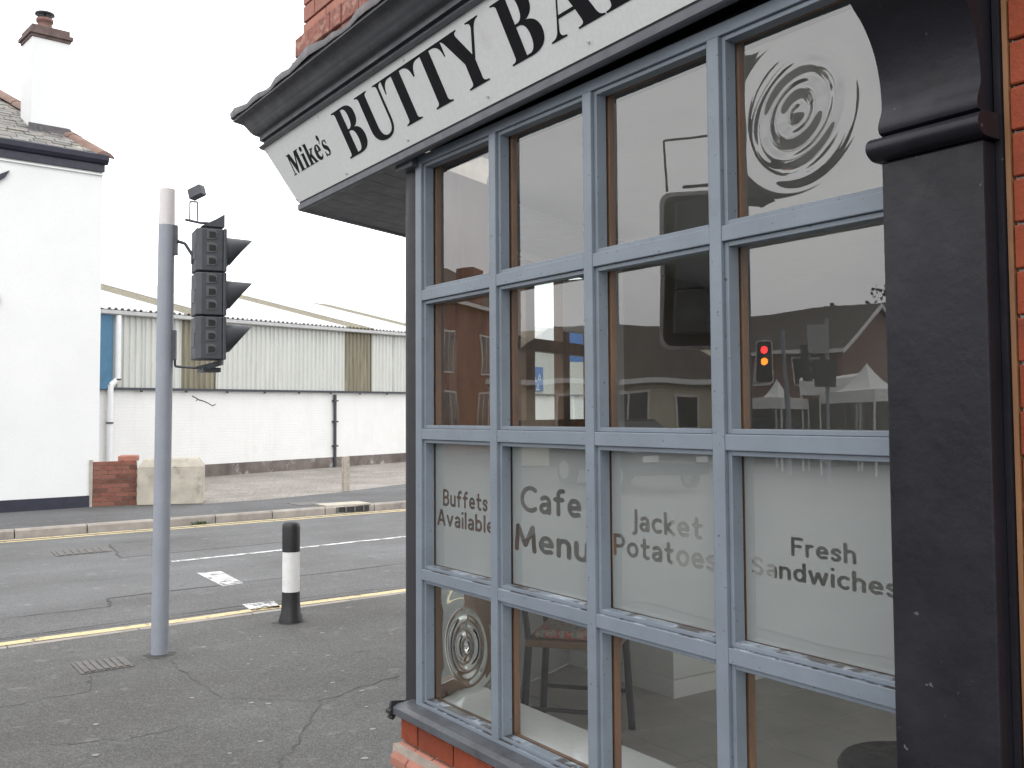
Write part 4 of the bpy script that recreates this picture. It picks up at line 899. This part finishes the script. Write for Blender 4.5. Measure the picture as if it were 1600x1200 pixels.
film_text = {0: [('Buffets', .078, .352, 1.312, .056), ('Available', .040, .388, 1.245, .054)], 1: [('Cafe', .530, .822, 1.328, .078), ('Menu', .499, .856, 1.212, .078)],
             2: [('Jacket', 1.029, 1.278, 1.318, .055), ('Potatoes', .954, 1.322, 1.248, .056)], 3: [('Fresh', 1.538, 1.702, 1.312, .040), ('Sandwiches', 1.428, 1.796, 1.258, .040)]}
for j in range(4):
    for i in range(4):
        x0, x1, z1, z0 = i*Wp+.0183, (i+1)*Wp-.0183, rails[j]-.0185, rails[j+1]+.0185
        if j == 0: z1 = TOP-.0165
        if j == 3: z0 = .6525
        ring(x0, x1, z0, z1, .0115, .008, GY-.0025).build('bead', 'frame', win, .0015)
        MB().box(x0-.004, x0+.012, GY+.007, .072, z0, z1).box(x1-.012, x1+.004, GY+.007, .072, z0, z1).box(x0+.012, x1-.012, GY+.007, GY+.02, z0-.004, z0+.010).box(x0+.012, x1-.012, GY+.007, GY+.015, z1-.008, z1+.004).build('inner_bead', 'brownwood', win, .002)
        if (j, i) in ((0, 3), (3, 0)):
            cx_, cz_, r_ = ((x0+x1)/2-.03, (z0+z1)/2+.002, .128) if j == 0 else ((x0+x1)/2-.005, (z0+z1)/2+.015, .135)
            bull(x0+.001, x1-.001, z0+.001, z1-.001, cx_, cz_, r_, .0062 if j == 0 else .005, thin=j == 0).build('bullseye_pane', 'glass' if j == 0 else 'bull', win)
        else:
            q = [(x0+.001, GY, z0+.001), (x1-.001, GY, z0+.001), (x1-.001, GY, z1-.001), (x0+.001, GY, z1-.001)]
            g = MB().add([(x0+(x1-x0)*a/8, GY+.00012*math.sin(a*1.1+i*2)*math.sin(b*.9+j), z0+(z1-z0)*b/8) for b in range(9) for a in range(9)], [(b*9+a, b*9+a+1, b*9+a+10, b*9+a+9) for b in range(8) for a in range(8)], True).build('glass_pane', 'glass', win)
        if j == 2:
            o = [[(x0+.012, z0+.012), (x1-.012, z0+.012), (x1-.012, z1-.012), (x0+.012, z1-.012)]]
            for txt, a, b, zz, h in film_text[i]: o += fit(text_outlines(txt), a, b, zz, h)
            outlines_to_mesh('frosted_film', o, lambda x, y, z: Vector((x, GY+.0035+z, y)), 'film', win, .0006)
for i in range(1, 4): B(i*Wp-.0145, i*Wp+.0145, GY+.0125, .078, .655, TOP-.02).build('inner_mullion', 'brownwood', win, .003)
# corner post, sill with end stop, stall riser
MB().cyl((-.092, .048, .60), (-.092, .048, 2.50), .044, .044, 28).build('corner_post', 'ironpost', shop)
MB().box(-.12, -.0, -.03, .09, 2.475, 2.53).build('post_head', 'greytrim', shop, .006)
MB().prism([(-.075, .06, .6465), (-.075, -.045, .636), (-.075, -.062, .628), (-.075, -.064, .604), (-.075, -.052, .600), (-.075, -.05, .612), (-.075, .06, .61)], (XE+.12, 0, 0)).build('sill', 'sill', shop, .002)
MB().prism([(-.076, .0, .640), (-.076, -.066, .648), (-.076, -.074, .62), (-.076, -.07, .585), (-.076, -.05, .588), (-.076, -.045, .61), (-.076, .0, .615)], (-.012, 0, 0)).build('sill_end', 'black', shop, .003)
MB().cyl((-.07, -.066, .612), (-.098, -.066, .612), .011, n=10).cyl((-.07, -.064, .592), (-.098, -.064, .592), .007, n=8).build('sill_end_bolt', 'black', shop)
MB().box(-.035, XE+.08, -.030, .2, .02, .596).prism([(-.035, -.03, .02), (-.035, -.03, .596), (-.24, .45, .596), (-.24, .45, .02)], (.05, .02, 0)).build('stall_riser', 'mortar', shop)
bond(shop, 'redbrick', (-.048, -.044, 0), (1, 0, 0), (0, .03, 0), 1.95, .521, .596, off=1, blen=.225)
for r in range(5):   # splayed plinth course and the courses under it
    x = -.075 if r else -.055; z = .446-.075*r
    while x < 1.9:
        wl = .11 if r == 0 else .225
        if r == 0:
            o_ = MB().prism([(x+.004, -.085, z), (x+.004, -.085, z+.03), (x+.004, -.046, z+.07), (x+.004, -.02, z+.07), (x+.004, -.02, z)], (wl-.008, 0, 0)).build('plinth_brick', 'pinkbrick', shop, .003)
        else: brick('brick', 'redbrick', shop, (x+(.11 if r % 2 else 0)+.004, -.088, z), (wl-.009, 0, 0), (0, .05, 0), (0, 0, .066))
        x += wl
MB().box(-.06, XE+.08, -.07, -.03, .02, .51).build('plinth_core', 'mortar', shop)
# pilaster with scrolled console
PX0, PX1, PY = 1.905, 2.092, -.135
pil = B(PX0, PX1, PY, .1, .02, 2.06).build('pilaster', 'pilaster', shop, .004)
B(PX1+.001, PX1+.012, PY+.035, .1, .02, 2.47).build('pilaster_edge', 'pilaster', pil)
roll = []
for k in range(13):
    a = R(-90+180*k/12); roll.append((PY-.001-.03*math.cos(a), 2.082+.021*math.sin(a)))
MB().prism([(PX0-.01, y, z) for y, z in roll]+[(PX0-.01, PY+.06, 2.103), (PX0-.01, PY+.06, 2.061)], (PX1-PX0+.02, 0, 0)).build('roll_moulding', 'pilaster', pil)
smooth(bpy.context.scene.objects['roll_moulding'])
cons = [(.06, 2.104), (PY+.004, 2.104), (PY+.003, 2.16), (PY-.003, 2.21), (PY-.018, 2.255), (PY-.045, 2.295), (PY-.078, 2.325), (PY-.105, 2.36), (PY-.118, 2.40), (PY-.122, 2.47), (.06, 2.47)]
fine = []
for i in range(len(cons)-1):           # Catmull-Rom through the profile points
    p0, p1, p2, p3 = (cons[max(0, min(len(cons)-1, i+k))] for k in (-1, 0, 1, 2))
    for t in ([0] if i in (0, len(cons)-2) else [k/6 for k in range(6)]): fine.append(tuple(.5*(2*p1[c]+(p2[c]-p0[c])*t+(2*p0[c]-5*p1[c]+4*p2[c]-p3[c])*t*t+(3*p1[c]-p0[c]-3*p2[c]+p3[c])*t**3) for c in (0, 1)))
fine.append(cons[-1])
smooth(MB().prism([(PX0+.002, y, z) for y, z in fine], (PX1-PX0-.004, 0, 0)).build('console', 'pilaster', pil))
# brickwork to the right of the pilaster
MB().box(PX1+.02, 3.2, -.078, .2, .02, 2.6).build('side_pier', 'mortar_light', shop)
MB().box(PX1+.014, PX1+.022, -.094, -.06, .02, 2.6).build('sealant', 'brownwood', shop)
bond(shop, 'redbrick', (PX1+.024, -.092, 0), (1, 0, 0), (0, .04, 0), .62, .571, 2.59, joint=.006)
# --- side wall, glazing and room
S0, S1, S2 = Vector((-.03, .075, 0)), Vector((-.2, .45, 0)), Vector((-1.15, 1.0, 0))
S3 = S2+SDIR*3.4
def wallseg(name, p, q, z0, z1, m, th=.08, m2=None):
    d = (q-p).normalized(); n = Vector((d.y, -d.x, 0))      # inward = right of the travel direction
    return MB().obox(p+Vector((0, 0, z0)), q-p, n*-th, (0, 0, z1-z0)).build(name, m, shop)
FZ = .2
wallseg('side_wall', S1, S2, FZ, 2.5, 'iwall')
SL = lambda f: S0.lerp(S1, f)
wallseg('side_panel', S0, S1, FZ, .63, 'iwall')
for f0, f1, z0, z1 in ((0, .12, .63, 2.5), (.62, 1, .63, 1.08), (.12, .62, .63, .68), (.12, 1, 1.05, 1.10), (.12, .235, 1.10, 2.5), (.344, 1, 1.10, 2.5), (.235, .344, 1.10, 1.56), (.235, .344, 1.90, 2.5)): wallseg('side_frame', SL(f0), SL(f1), z0, z1, 'brownwood', .045+.004*f0)
wallseg('side_glass', SL(.121), SL(.619), .681, 1.049, 'glass', .004); wallseg('side_glass', SL(.236), SL(.343), 1.561, 1.899, 'glass', .004)
SS = lambda k: S2+SDIR*k
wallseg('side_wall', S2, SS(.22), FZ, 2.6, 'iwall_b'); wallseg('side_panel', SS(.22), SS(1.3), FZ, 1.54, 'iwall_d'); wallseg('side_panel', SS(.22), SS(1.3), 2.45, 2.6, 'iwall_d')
wallseg('side_wall', SS(1.3), SS(1.45), FZ, 2.6, 'iwall_b'); wallseg('side_wall', SS(1.45), SS(1.72), FZ, 2.6, 'iwall'); wallseg('side_wall', SS(1.72), S3, FZ, 2.6, 'iwall_b')  # lengths coloured dark for dimness, the strip between them left white
for k0, k1 in ((.22, .27), (.448, .546), (.876, .956), (1.25, 1.3)): wallseg('side_mullion', SS(k0), SS(k1), 1.54, 2.45, 'brownwood', .06)
wallseg('side_rail', SS(.22), SS(1.3), 1.541, 1.585, 'brownwood', .07); wallseg('side_rail', SS(.22), SS(1.3), 1.962, 2.03, 'brownwood', .055)
wallseg('side_glass', SS(.23), SS(1.29), 1.585, 2.45, 'glass', .004)
room = [(-.03, .075), (-.2, .45), (-1.15, 1.0), (S3.x, S3.y), (5.2, S3.y), (5.2, .075)]
fl = sheet('shop_floor', room, FZ-.004, 'ifloor', shop, .1)
rr = random.Random(11)
for a in range(-8, 14):
    for b in range(0, 10):
        x, y = a*.4, .08+b*.4
        if y < .45: xm = -.03-.45*(y-.075)
        elif y < 1: xm = -.2-1.73*(y-.45)
        else: xm = -1.15-.456*(y-1)
        if x < xm+.02 or x+.4 > 5.2 or y+.4 > S3.y: continue
        B(x+.003, x+.397, y+.003, y+.397, FZ-.003, FZ).build('floor_tile', 'ifloor', shop)
sheet('ceiling', room, 2.6, 'iceil', shop, -.05)
MB().box(-3, 1.2, S3.y, S3.y+.1, FZ, 2.6).box(1.2, 5.2, S3.y, S3.y+.1, FZ, .7).box(1.2, 5.2, S3.y, S3.y+.1, 2.5, 2.6).build('back_wall', 'iwall_d', shop)
B(1.2, 5.2, S3.y+.03, S3.y+.034, .7, 2.5).build('glass_pane', 'glass', shop)  # unseen back window, added to let more daylight into the room
MB().box(5.2, 5.3, -.05, S3.y, FZ-.18, .6).box(5.2, 5.3, -.05, S3.y, 2.5, 2.6).box(5.2, 5.3, -.05, .3, .6, 2.5).box(5.2, 5.3, S3.y-.5, S3.y, .6, 2.5).build('end_wall', 'iwall_d', shop)
B(5.24, 5.244, .3, S3.y-.5, .6, 2.5).build('glass_pane', 'glass', shop)  # end-wall window out of view, added to brighten counter and floor
MB().box(XE+.05, 3.3, .02, .07, FZ, 2.6).box(3.3, 5.2, .02, .07, FZ, .6).build('front_lining', 'iwall_d', shop)
wf = MB().box(3.3, 3.34, -.05, .02, .6, 2.6).box(5.16, 5.2, -.05, .02, .6, 2.6).box(3.34, 5.16, -.05, .02, .6, .64).box(3.34, 5.16, -.05, .02, 2.5, 2.6).build('window_frame', 'frame', shop)  # extra shopfront window out of frame, added to light the interior
B(3.34, 5.16, .0, .004, .64, 2.5).build('glass_pane', 'glass', wf)
MB().box(3.2, 5.2, -.03, .0195, .02, .6).build('stall_riser', 'redbrick', shop)
MB().prism([(.0, .0795, .606), (.0, .30, .606), (-.115, .30, .606), (-.018, .0795, .606)][::-1], (0, 0, .03)).box(.0, XE, .0795, .30, .606, .636).build('window_board', 'gloss', shop, .003)
MB().box(-.03, XE, .0795, .12, FZ, .604).build('board_apron', 'iwall', shop)

# ------------------------------------------------------------------ furniture seen through the glass
cb = empty('counter', (-1.05, 2.15, FZ), 'white boxed counter with skirting on the cafe floor', 'counter')
B(-1.62, -.68, 1.83, 2.6, FZ+.09, 1.22).build('carcass', 'counter', cb, .004)
B(-1.64, -.665, 1.815, 2.6, FZ, FZ+.089).build('skirting', 'counter', cb, .004)
B(-1.66, -.65, 1.8, 2.62, 1.221, 1.26).build('worktop', 'gloss', cb, .005)
def cafe_chair(loc, az, label):
    root = empty('cafe_chair', loc, label, 'chair', 'cafe chairs'); c, s = math.cos(az), math.sin(az); L0 = Vector(loc)
    T = lambda x, y, z: L0+Vector((x*c-y*s, x*s+y*c, z))
    for sx, sy, h in ((.17, -.17, .44), (.17, .17, .44), (-.19, -.17, .86), (-.19, .17, .86)):
        MB().cyl(T(sx*1.15, sy*1.1, 0), T(sx, sy, .44), .016, .016, 10).build('leg', 'black', root)
        if h > .5: MB().cyl(T(sx, sy, .44), T(sx-.05, sy, .86), .013, .013, 10).build('back_post', 'black', root)
    for sy in (-.17, .17): MB().cyl(T(-.2, sy*1.06, .17), T(.182, sy*1.06, .17), .009, n=8).build('stretcher', 'black', root)
    q = [T(-.2, -.195, .43), T(.2, -.195, .43), T(.2, .195, .43), T(-.2, .195, .43)]
    MB().prism(q, (0, 0, .03)).build('seat', 'chairwood', root, .006)
    MB().prism([p+Vector((0, 0, .0305)) for p in [T(-.17, -.17, .43), T(.17, -.17, .43), T(.17, .17, .43), T(-.17, .17, .43)]], (0, 0, .035)).build('cushion', 'cushion', root, .015)
    q = [T(-.232, -.17, .66), T(-.215, -.17, .66), T(-.215, .17, .66), T(-.232, .17, .66)]
    MB().prism(q, (-.02*c, -.02*s, .2)).build('backrest', 'chairwood', root, .006)
cafe_chair((-.47, 1.07, FZ), R(40), 'black metal cafe chair with patterned seat cushion behind the window')
stl = empty('bar_stool', (1.60, .36, FZ), 'round black stool just inside the window beside the pilaster', 'stool')
sc_ = Vector((1.60, .36, FZ))
MB().lathe(sc_, [(.10, .585), (.15, .59), (.155, .615), (.145, .63), (.05, .632)], 32).build('seat', 'black', stl)
MB().cyl(sc_+Z*.02, sc_+Z*.585, .022).build('column', 'darkmetal', stl); MB().lathe(sc_, [(.16, .0), (.16, .012), (.03, .022)], 32).build('base', 'darkmetal', stl)
hb = empty('wall_heater', (-1.5, 2.2, 1.75), 'pale grey box unit hung by the side window inside the cafe', 'heater')
MB().obox(S2+SDIR*.58+Vector((.14, .06, 2.06)), SDIR*.33, Vector((.12, .055, 0)), (0, 0, .28)).build('casing', 'counter', hb, .012)
MB().obox(S2+SDIR*.62+Vector((.262, .116, 2.08)), SDIR*.28, Vector((.004, .002, 0)), (0, 0, .05)).build('grille', 'darkmetal', hb)

# ------------------------------------------------------------------ across the junction (seen in the glass)
s2 = empty('traffic_signal', (-1.75, -3.25, .022), 'traffic signal with pale-edged backing board at the kerb of the main road', 'traffic signal')
P2 = Vector((-1.72, -3.32, 0))
MB().cyl(P2+Z*.02, P2+Z*4.05, .055, .05, 24).build('pole', 'polegrey', s2)
signal_head(s2, (-1.93, -3.17, 2.62), (-.66, -.75, 0), board=True)
signal_head(s2, (-1.70, -3.52, 3.58), (.57, -.82, 0))
MB().tube([P2+Z*3.2, P2+Vector((-.25, .2, 3.2))], .012).tube([P2+Z*2.3, P2+Vector((-.2, .18, 2.3))], .012).tube([P2+Z*3.15, P2+Vector((.02, -.2, 3.12))], .012).tube([P2+Z*4.0, P2+Vector((.02, -.2, 4.0))], .012).build('bracket', 'darkmetal', s2)
MB().cyl((-2.02, -3.02, 3.16), (-2.02, -3.02, 3.52), .008, n=8).tube([(-2.02, -3.02, 3.52), (-1.72, -3.32, 3.56)], .008).build('detector_arm', 'darkmetal', s2)
s3 = empty('traffic_signal', (-13.8, -18, 0), 'distant traffic signal showing red and amber, in the glass', 'traffic signal')
P3 = Vector((-13.6, -18.2, 0))
MB().cyl(P3, P3+Z*3.7, .06, .06, 16).build('pole', 'polegrey', s3)
signal_head(s3, (-13.9, -17.75, 2.87), (.7, .71, 0), lamps={0: 'redlamp', 1: 'amberlamp'}, board=True)
signal_head(s3, (-13.2, -18.55, 2.87), (.9, -.4, 0))
sp = empty('street_sign', (-11.2, -16.5, 0), 'grey plate sign on a pole across the junction, in the glass', 'sign')
Q = Vector((-11.1, -16.6, 0)); t_ = Vector((.6, -.8, 0))
MB().cyl(Q, Q+Z*3.7, .045).build('pole', 'polegrey', sp)
MB().obox(Q-t_*.38+Vector((.04, .05, 2.95)), t_*.42, (.02, .02, 0), (0, 0, .62)).build('plate', 'signplate', sp); MB().obox(Q-t_*.3+Vector((.04, .05, 2.2)), t_*.5, (.02, .02, 0), (0, 0, .6)).build('back_plate', 'darkmetal', sp)
def gable_house(name, o, u_, v__, ln, wd, ze, zr, wall, label, wins=(), hip=0):
    """o corner; u_ along the ridge, v__ across (pointing away from the street face)"""
    u_ = Vector((*u_, 0)).normalized(); v__ = Vector((*v__, 0)).normalized(); o = Vector((*o, 0))
    root = empty(name, o, label, 'house')
    MB().prism([o, o+v__*wd, o+v__*wd+Z*ze, o+v__*wd/2+Z*(zr-.1), o+Z*ze], u_*ln).build('wall', wall, root)
    ov = .25
    for sgn in (0, 1):
        e = o+v__*(wd*sgn)+(v__*ov if sgn else v__*-ov)+Z*(ze-.12)-u_*ov; r = o+v__*wd/2+Z*zr-u_*ov
        MB().prism([e, e+u_*(ln+2*ov), r+u_*(ln+2*ov-hip), r+u_*hip], Z*.1).build('roof', 'rooftile', root)
        MB().obox(e-v__*.02+Z*-.06, u_*(ln+2*ov), v__*.04, Z*.16).build('gutter', 'upvc', root)
        for q0, q1 in ((e, r), (e+u_*(ln+2*ov), r+u_*(ln+2*ov))):
            if not hip: MB().obox(q0+Z*-.12, q1-q0, u_*.04, Z*.2).build('bargeboard', 'upvc', root)
    nrm_ = -v__
    for a, w_, z0, z1, fm in wins:
        f = MB().obox(o+u_*a+nrm_*.004+Z*z0, u_*w_, nrm_*.05, Z*(z1-z0)).build('window', fm, root)
        k = max(1, round(w_/.6))
        for i in range(k): MB().obox(o+u_*(a+.06+i*(w_-.06)/k)+nrm_*.056+Z*(z0+.07), u_*((w_-.06)/k-.06), nrm_*.004, Z*(z1-z0-.14)).build('pane', 'farglass', f)
    return root
gable_house('brick_house', (-28.6, -31.2), (1, -.02), (0.05, -1), 6.9, 4.3, 4.2, 6.0, 'farbrick', 'red brick house with pale bargeboards, gable to the right, in the glass', [(.3, 1.3, 2.6, 3.9, 'upvc'), (2.5, .9, 2.7, 3.9, 'upvc'), (4.6, 1.3, 2.7, 3.9, 'upvc')])
terr = gable_house('brick_terrace', (-33.0, -23.3), (.52, .85), (-.85, .52), 18, 7, 6.1, 8.3, 'farbrick2', 'tall brown brick terrace house with chimney, in the glass', [(2.6, 1.0, 3.2, 4.9, 'upvc'), (5.8, 1.0, 3.2, 4.9, 'upvc'), (2.6, 1.0, .8, 2.5, 'upvc'), (5.8, 1.0, .8, 2.5, 'upvc')])
MB().obox((-31.2, -20.6, 6.0), (.5, .82, 0), (-.8, .5, 0), (0, 0, 1.6)).build('chimney', 'farbrick2', terr)
gable_house('cottage', (-22.5, -15.2), (.56, -.83), (-.83, -.56), 7.6, 5.5, 2.7, 4.5, 'cream', 'low cream cottage with dark hipped roof, in the glass', [(2.0, .9, 1.0, 2.2, 'upvc'), (3.6, 1.3, .6, 2.3, 'upvc'), (5.6, .8, 1.1, 2.2, 'upvc')], hip=2.2)
def tent(c, w_, z0, z1, label, az=0):
    root = empty('market_tent', (*c, 0), label, 'tent', 'market tents'); c = Vector((*c, 0)); h = w_/2
    q = [c+Vector((x*h, y*h, z0)) for x, y in ((-1, -1), (1, -1), (1, 1), (-1, 1))]; ap = c+Z*z1
    vs = []; n = 6; cv = MB()
    for k in range(4):
        a, b = q[k], q[(k+1) % 4]
        for i in range(n):
            for t0, t1 in ((i/n, (i+1)/n),):
                f = lambda p, t: p.lerp(ap, t)-Z*.28*math.sin(math.pi*t)
                if t1 < 1: cv.quad(f(a, t0), f(b, t0), f(b, t1), f(a, t1))
                else: cv.add([f(a, t0), f(b, t0), ap], [(0, 1, 2)])
        cv.quad(a-Z*.3, b-Z*.3, b, a)
    cv.build('canopy', 'canvas', root)
    for p in q: MB().cyl(Vector((p.x, p.y, 0)), p, .025, n=8).build('leg', 'upvc', root)
fn = empty('board_fence', (-15, -22.5, 0), 'dark board fence behind the market tents, in the glass', 'fence')
f0, f1 = Vector((-20.6, -20.6, 0)), Vector((-10.8, -25.5, 0)); fd = (f1-f0).normalized(); fl_ = (f1-f0).length; k = 0
while k*.17 < fl_:
    MB().obox(f0+fd*k*.17, fd*.155, Vector((fd.y, -fd.x, 0))*(.02+.008*(k % 2)), (0, 0, 2.0+.03*math.sin(k*2.3))).build('board', 'fence', fn); k += 1
tent((-12.7, -20.3), 1.7, 2.15, 2.85, 'white peaked market tent left of two beside the brick house, in the glass')
tent((-11.4, -21.6), 1.7, 2.15, 2.85, 'white peaked market tent right of two beside the brick house, in the glass')
tent((-15.4, -20.0), 1.1, 2.0, 2.5, 'small white tent peak behind the lit signal, in the glass')
aw = empty('awning', (-14, -20.6, 0), 'long flat white awning joined to the market tents, in the glass', 'awning')
MB().prism([(-14.9, -20.3, 2.1), (-13.5, -21.3, 2.1), (-13.5, -21.3, 2.6), (-14.9, -20.3, 2.5)], (-.5, -.7, .1)).build('canopy', 'canvas', aw)
for p in ((-14.9, -20.35), (-13.55, -21.3)): MB().cyl((*p, 0), (*p, 2.1), .03, n=8).build('leg', 'upvc', aw)
def parked_car(o, az, label):
    root = empty('parked_car', (*o, 0), label, 'car', 'parked cars'); c, s = math.cos(az), math.sin(az)
    T = lambda x, y, z: Vector((o[0]+x*c-y*s, o[1]+x*s+y*c, z)); Y = Vector((-s, c, 0))
    lower = [(-2.1, .35), (-2.15, .75), (-1.95, .98), (.95, .98), (1.9, .82), (2.1, .6), (2.1, .35)]
    MB().prism([T(x, -.86, z) for x, z in lower], Y*1.72).build('body', 'carpaint', root, .06)
    cab = [(-1.85, .98), (-1.35, 1.42), (.15, 1.45), (.95, .98)]
    MB().prism([T(x, -.74, z+.001) for x, z in cab], Y*1.48).build('cabin', 'farglass', root, .05)
    MB().prism([T(x, -.7, z) for x, z in ((-1.35, 1.425), (.15, 1.455), (.1, 1.48), (-1.3, 1.46))], Y*1.4).build('roof', 'carpaint', root)
    for wx in (-1.3, 1.3):
        for wy in (-.88, .72):
            t_ = MB().cyl(T(wx, wy, .32), T(wx, wy+.16, .32), .32, n=20).build('wheel', 'tyre', root); MB().cyl(T(wx, wy-.004, .32), T(wx, wy+.165, .32), .2, n=16).build('rim', 'gutter', t_)
    for wy in (-.6, .6): MB().obox(T(2.09, wy-.15, .62), Y*.3, T(.03, 0, 0)-T(0, 0, 0), Z*.12).build('headlight', 'upvc', root)
parked_car((-13.6, -12.8), R(12), 'black parked car across the junction, in the glass')
parked_car((-17.2, -22.3), R(-40), 'black parked car beside the small white tent, in the glass')
def tree(c, h, r, label):
    root = empty('broadleaf_tree', (*c, 0), label, 'tree', 'far trees'); c = Vector((*c, 0)); rt_ = random.Random(int(h*10))
    tr = MB().cyl(c, c+Z*h*.55, .22, .12, 10)
    for k in range(6):
        a = k*1.05; tr.cyl(c+Z*h*.45, c+Vector((math.cos(a)*r*.6, math.sin(a)*r*.6, h*.75)), .08, .03, 6)
    tr.build('trunk', 'bark', root); lf = MB()
    cl = [(c+Vector((rt_.gauss(0, r*.5), rt_.gauss(0, r*.5), h*.7+rt_.gauss(0, h*.13))), rt_.uniform(.25, .5)*r) for _ in range(26)]
    for p, q in cl:
        for _ in range(90):
            d = Vector((rt_.gauss(0, 1), rt_.gauss(0, 1), rt_.gauss(0, 1))).normalized()*q*rt_.uniform(.6, 1.05); x = p+d
            a = Vector((rt_.gauss(0, 1), rt_.gauss(0, 1), rt_.gauss(0, 1))).normalized()*.13; b = a.orthogonal().normalized()*.11
            lf.add([x-a, x+b, x+a, x-b], [(0, 1, 2, 3)])
    lf.build('crown', 'leaf', root)
tree((-24.5, -41), 7.5, 2.6, 'dark broadleaf tree behind the brick gable, in the glass')
tree((-20, 22), 5.2, 1.8, 'green tree beyond the warehouse yard, seen through the cafe')
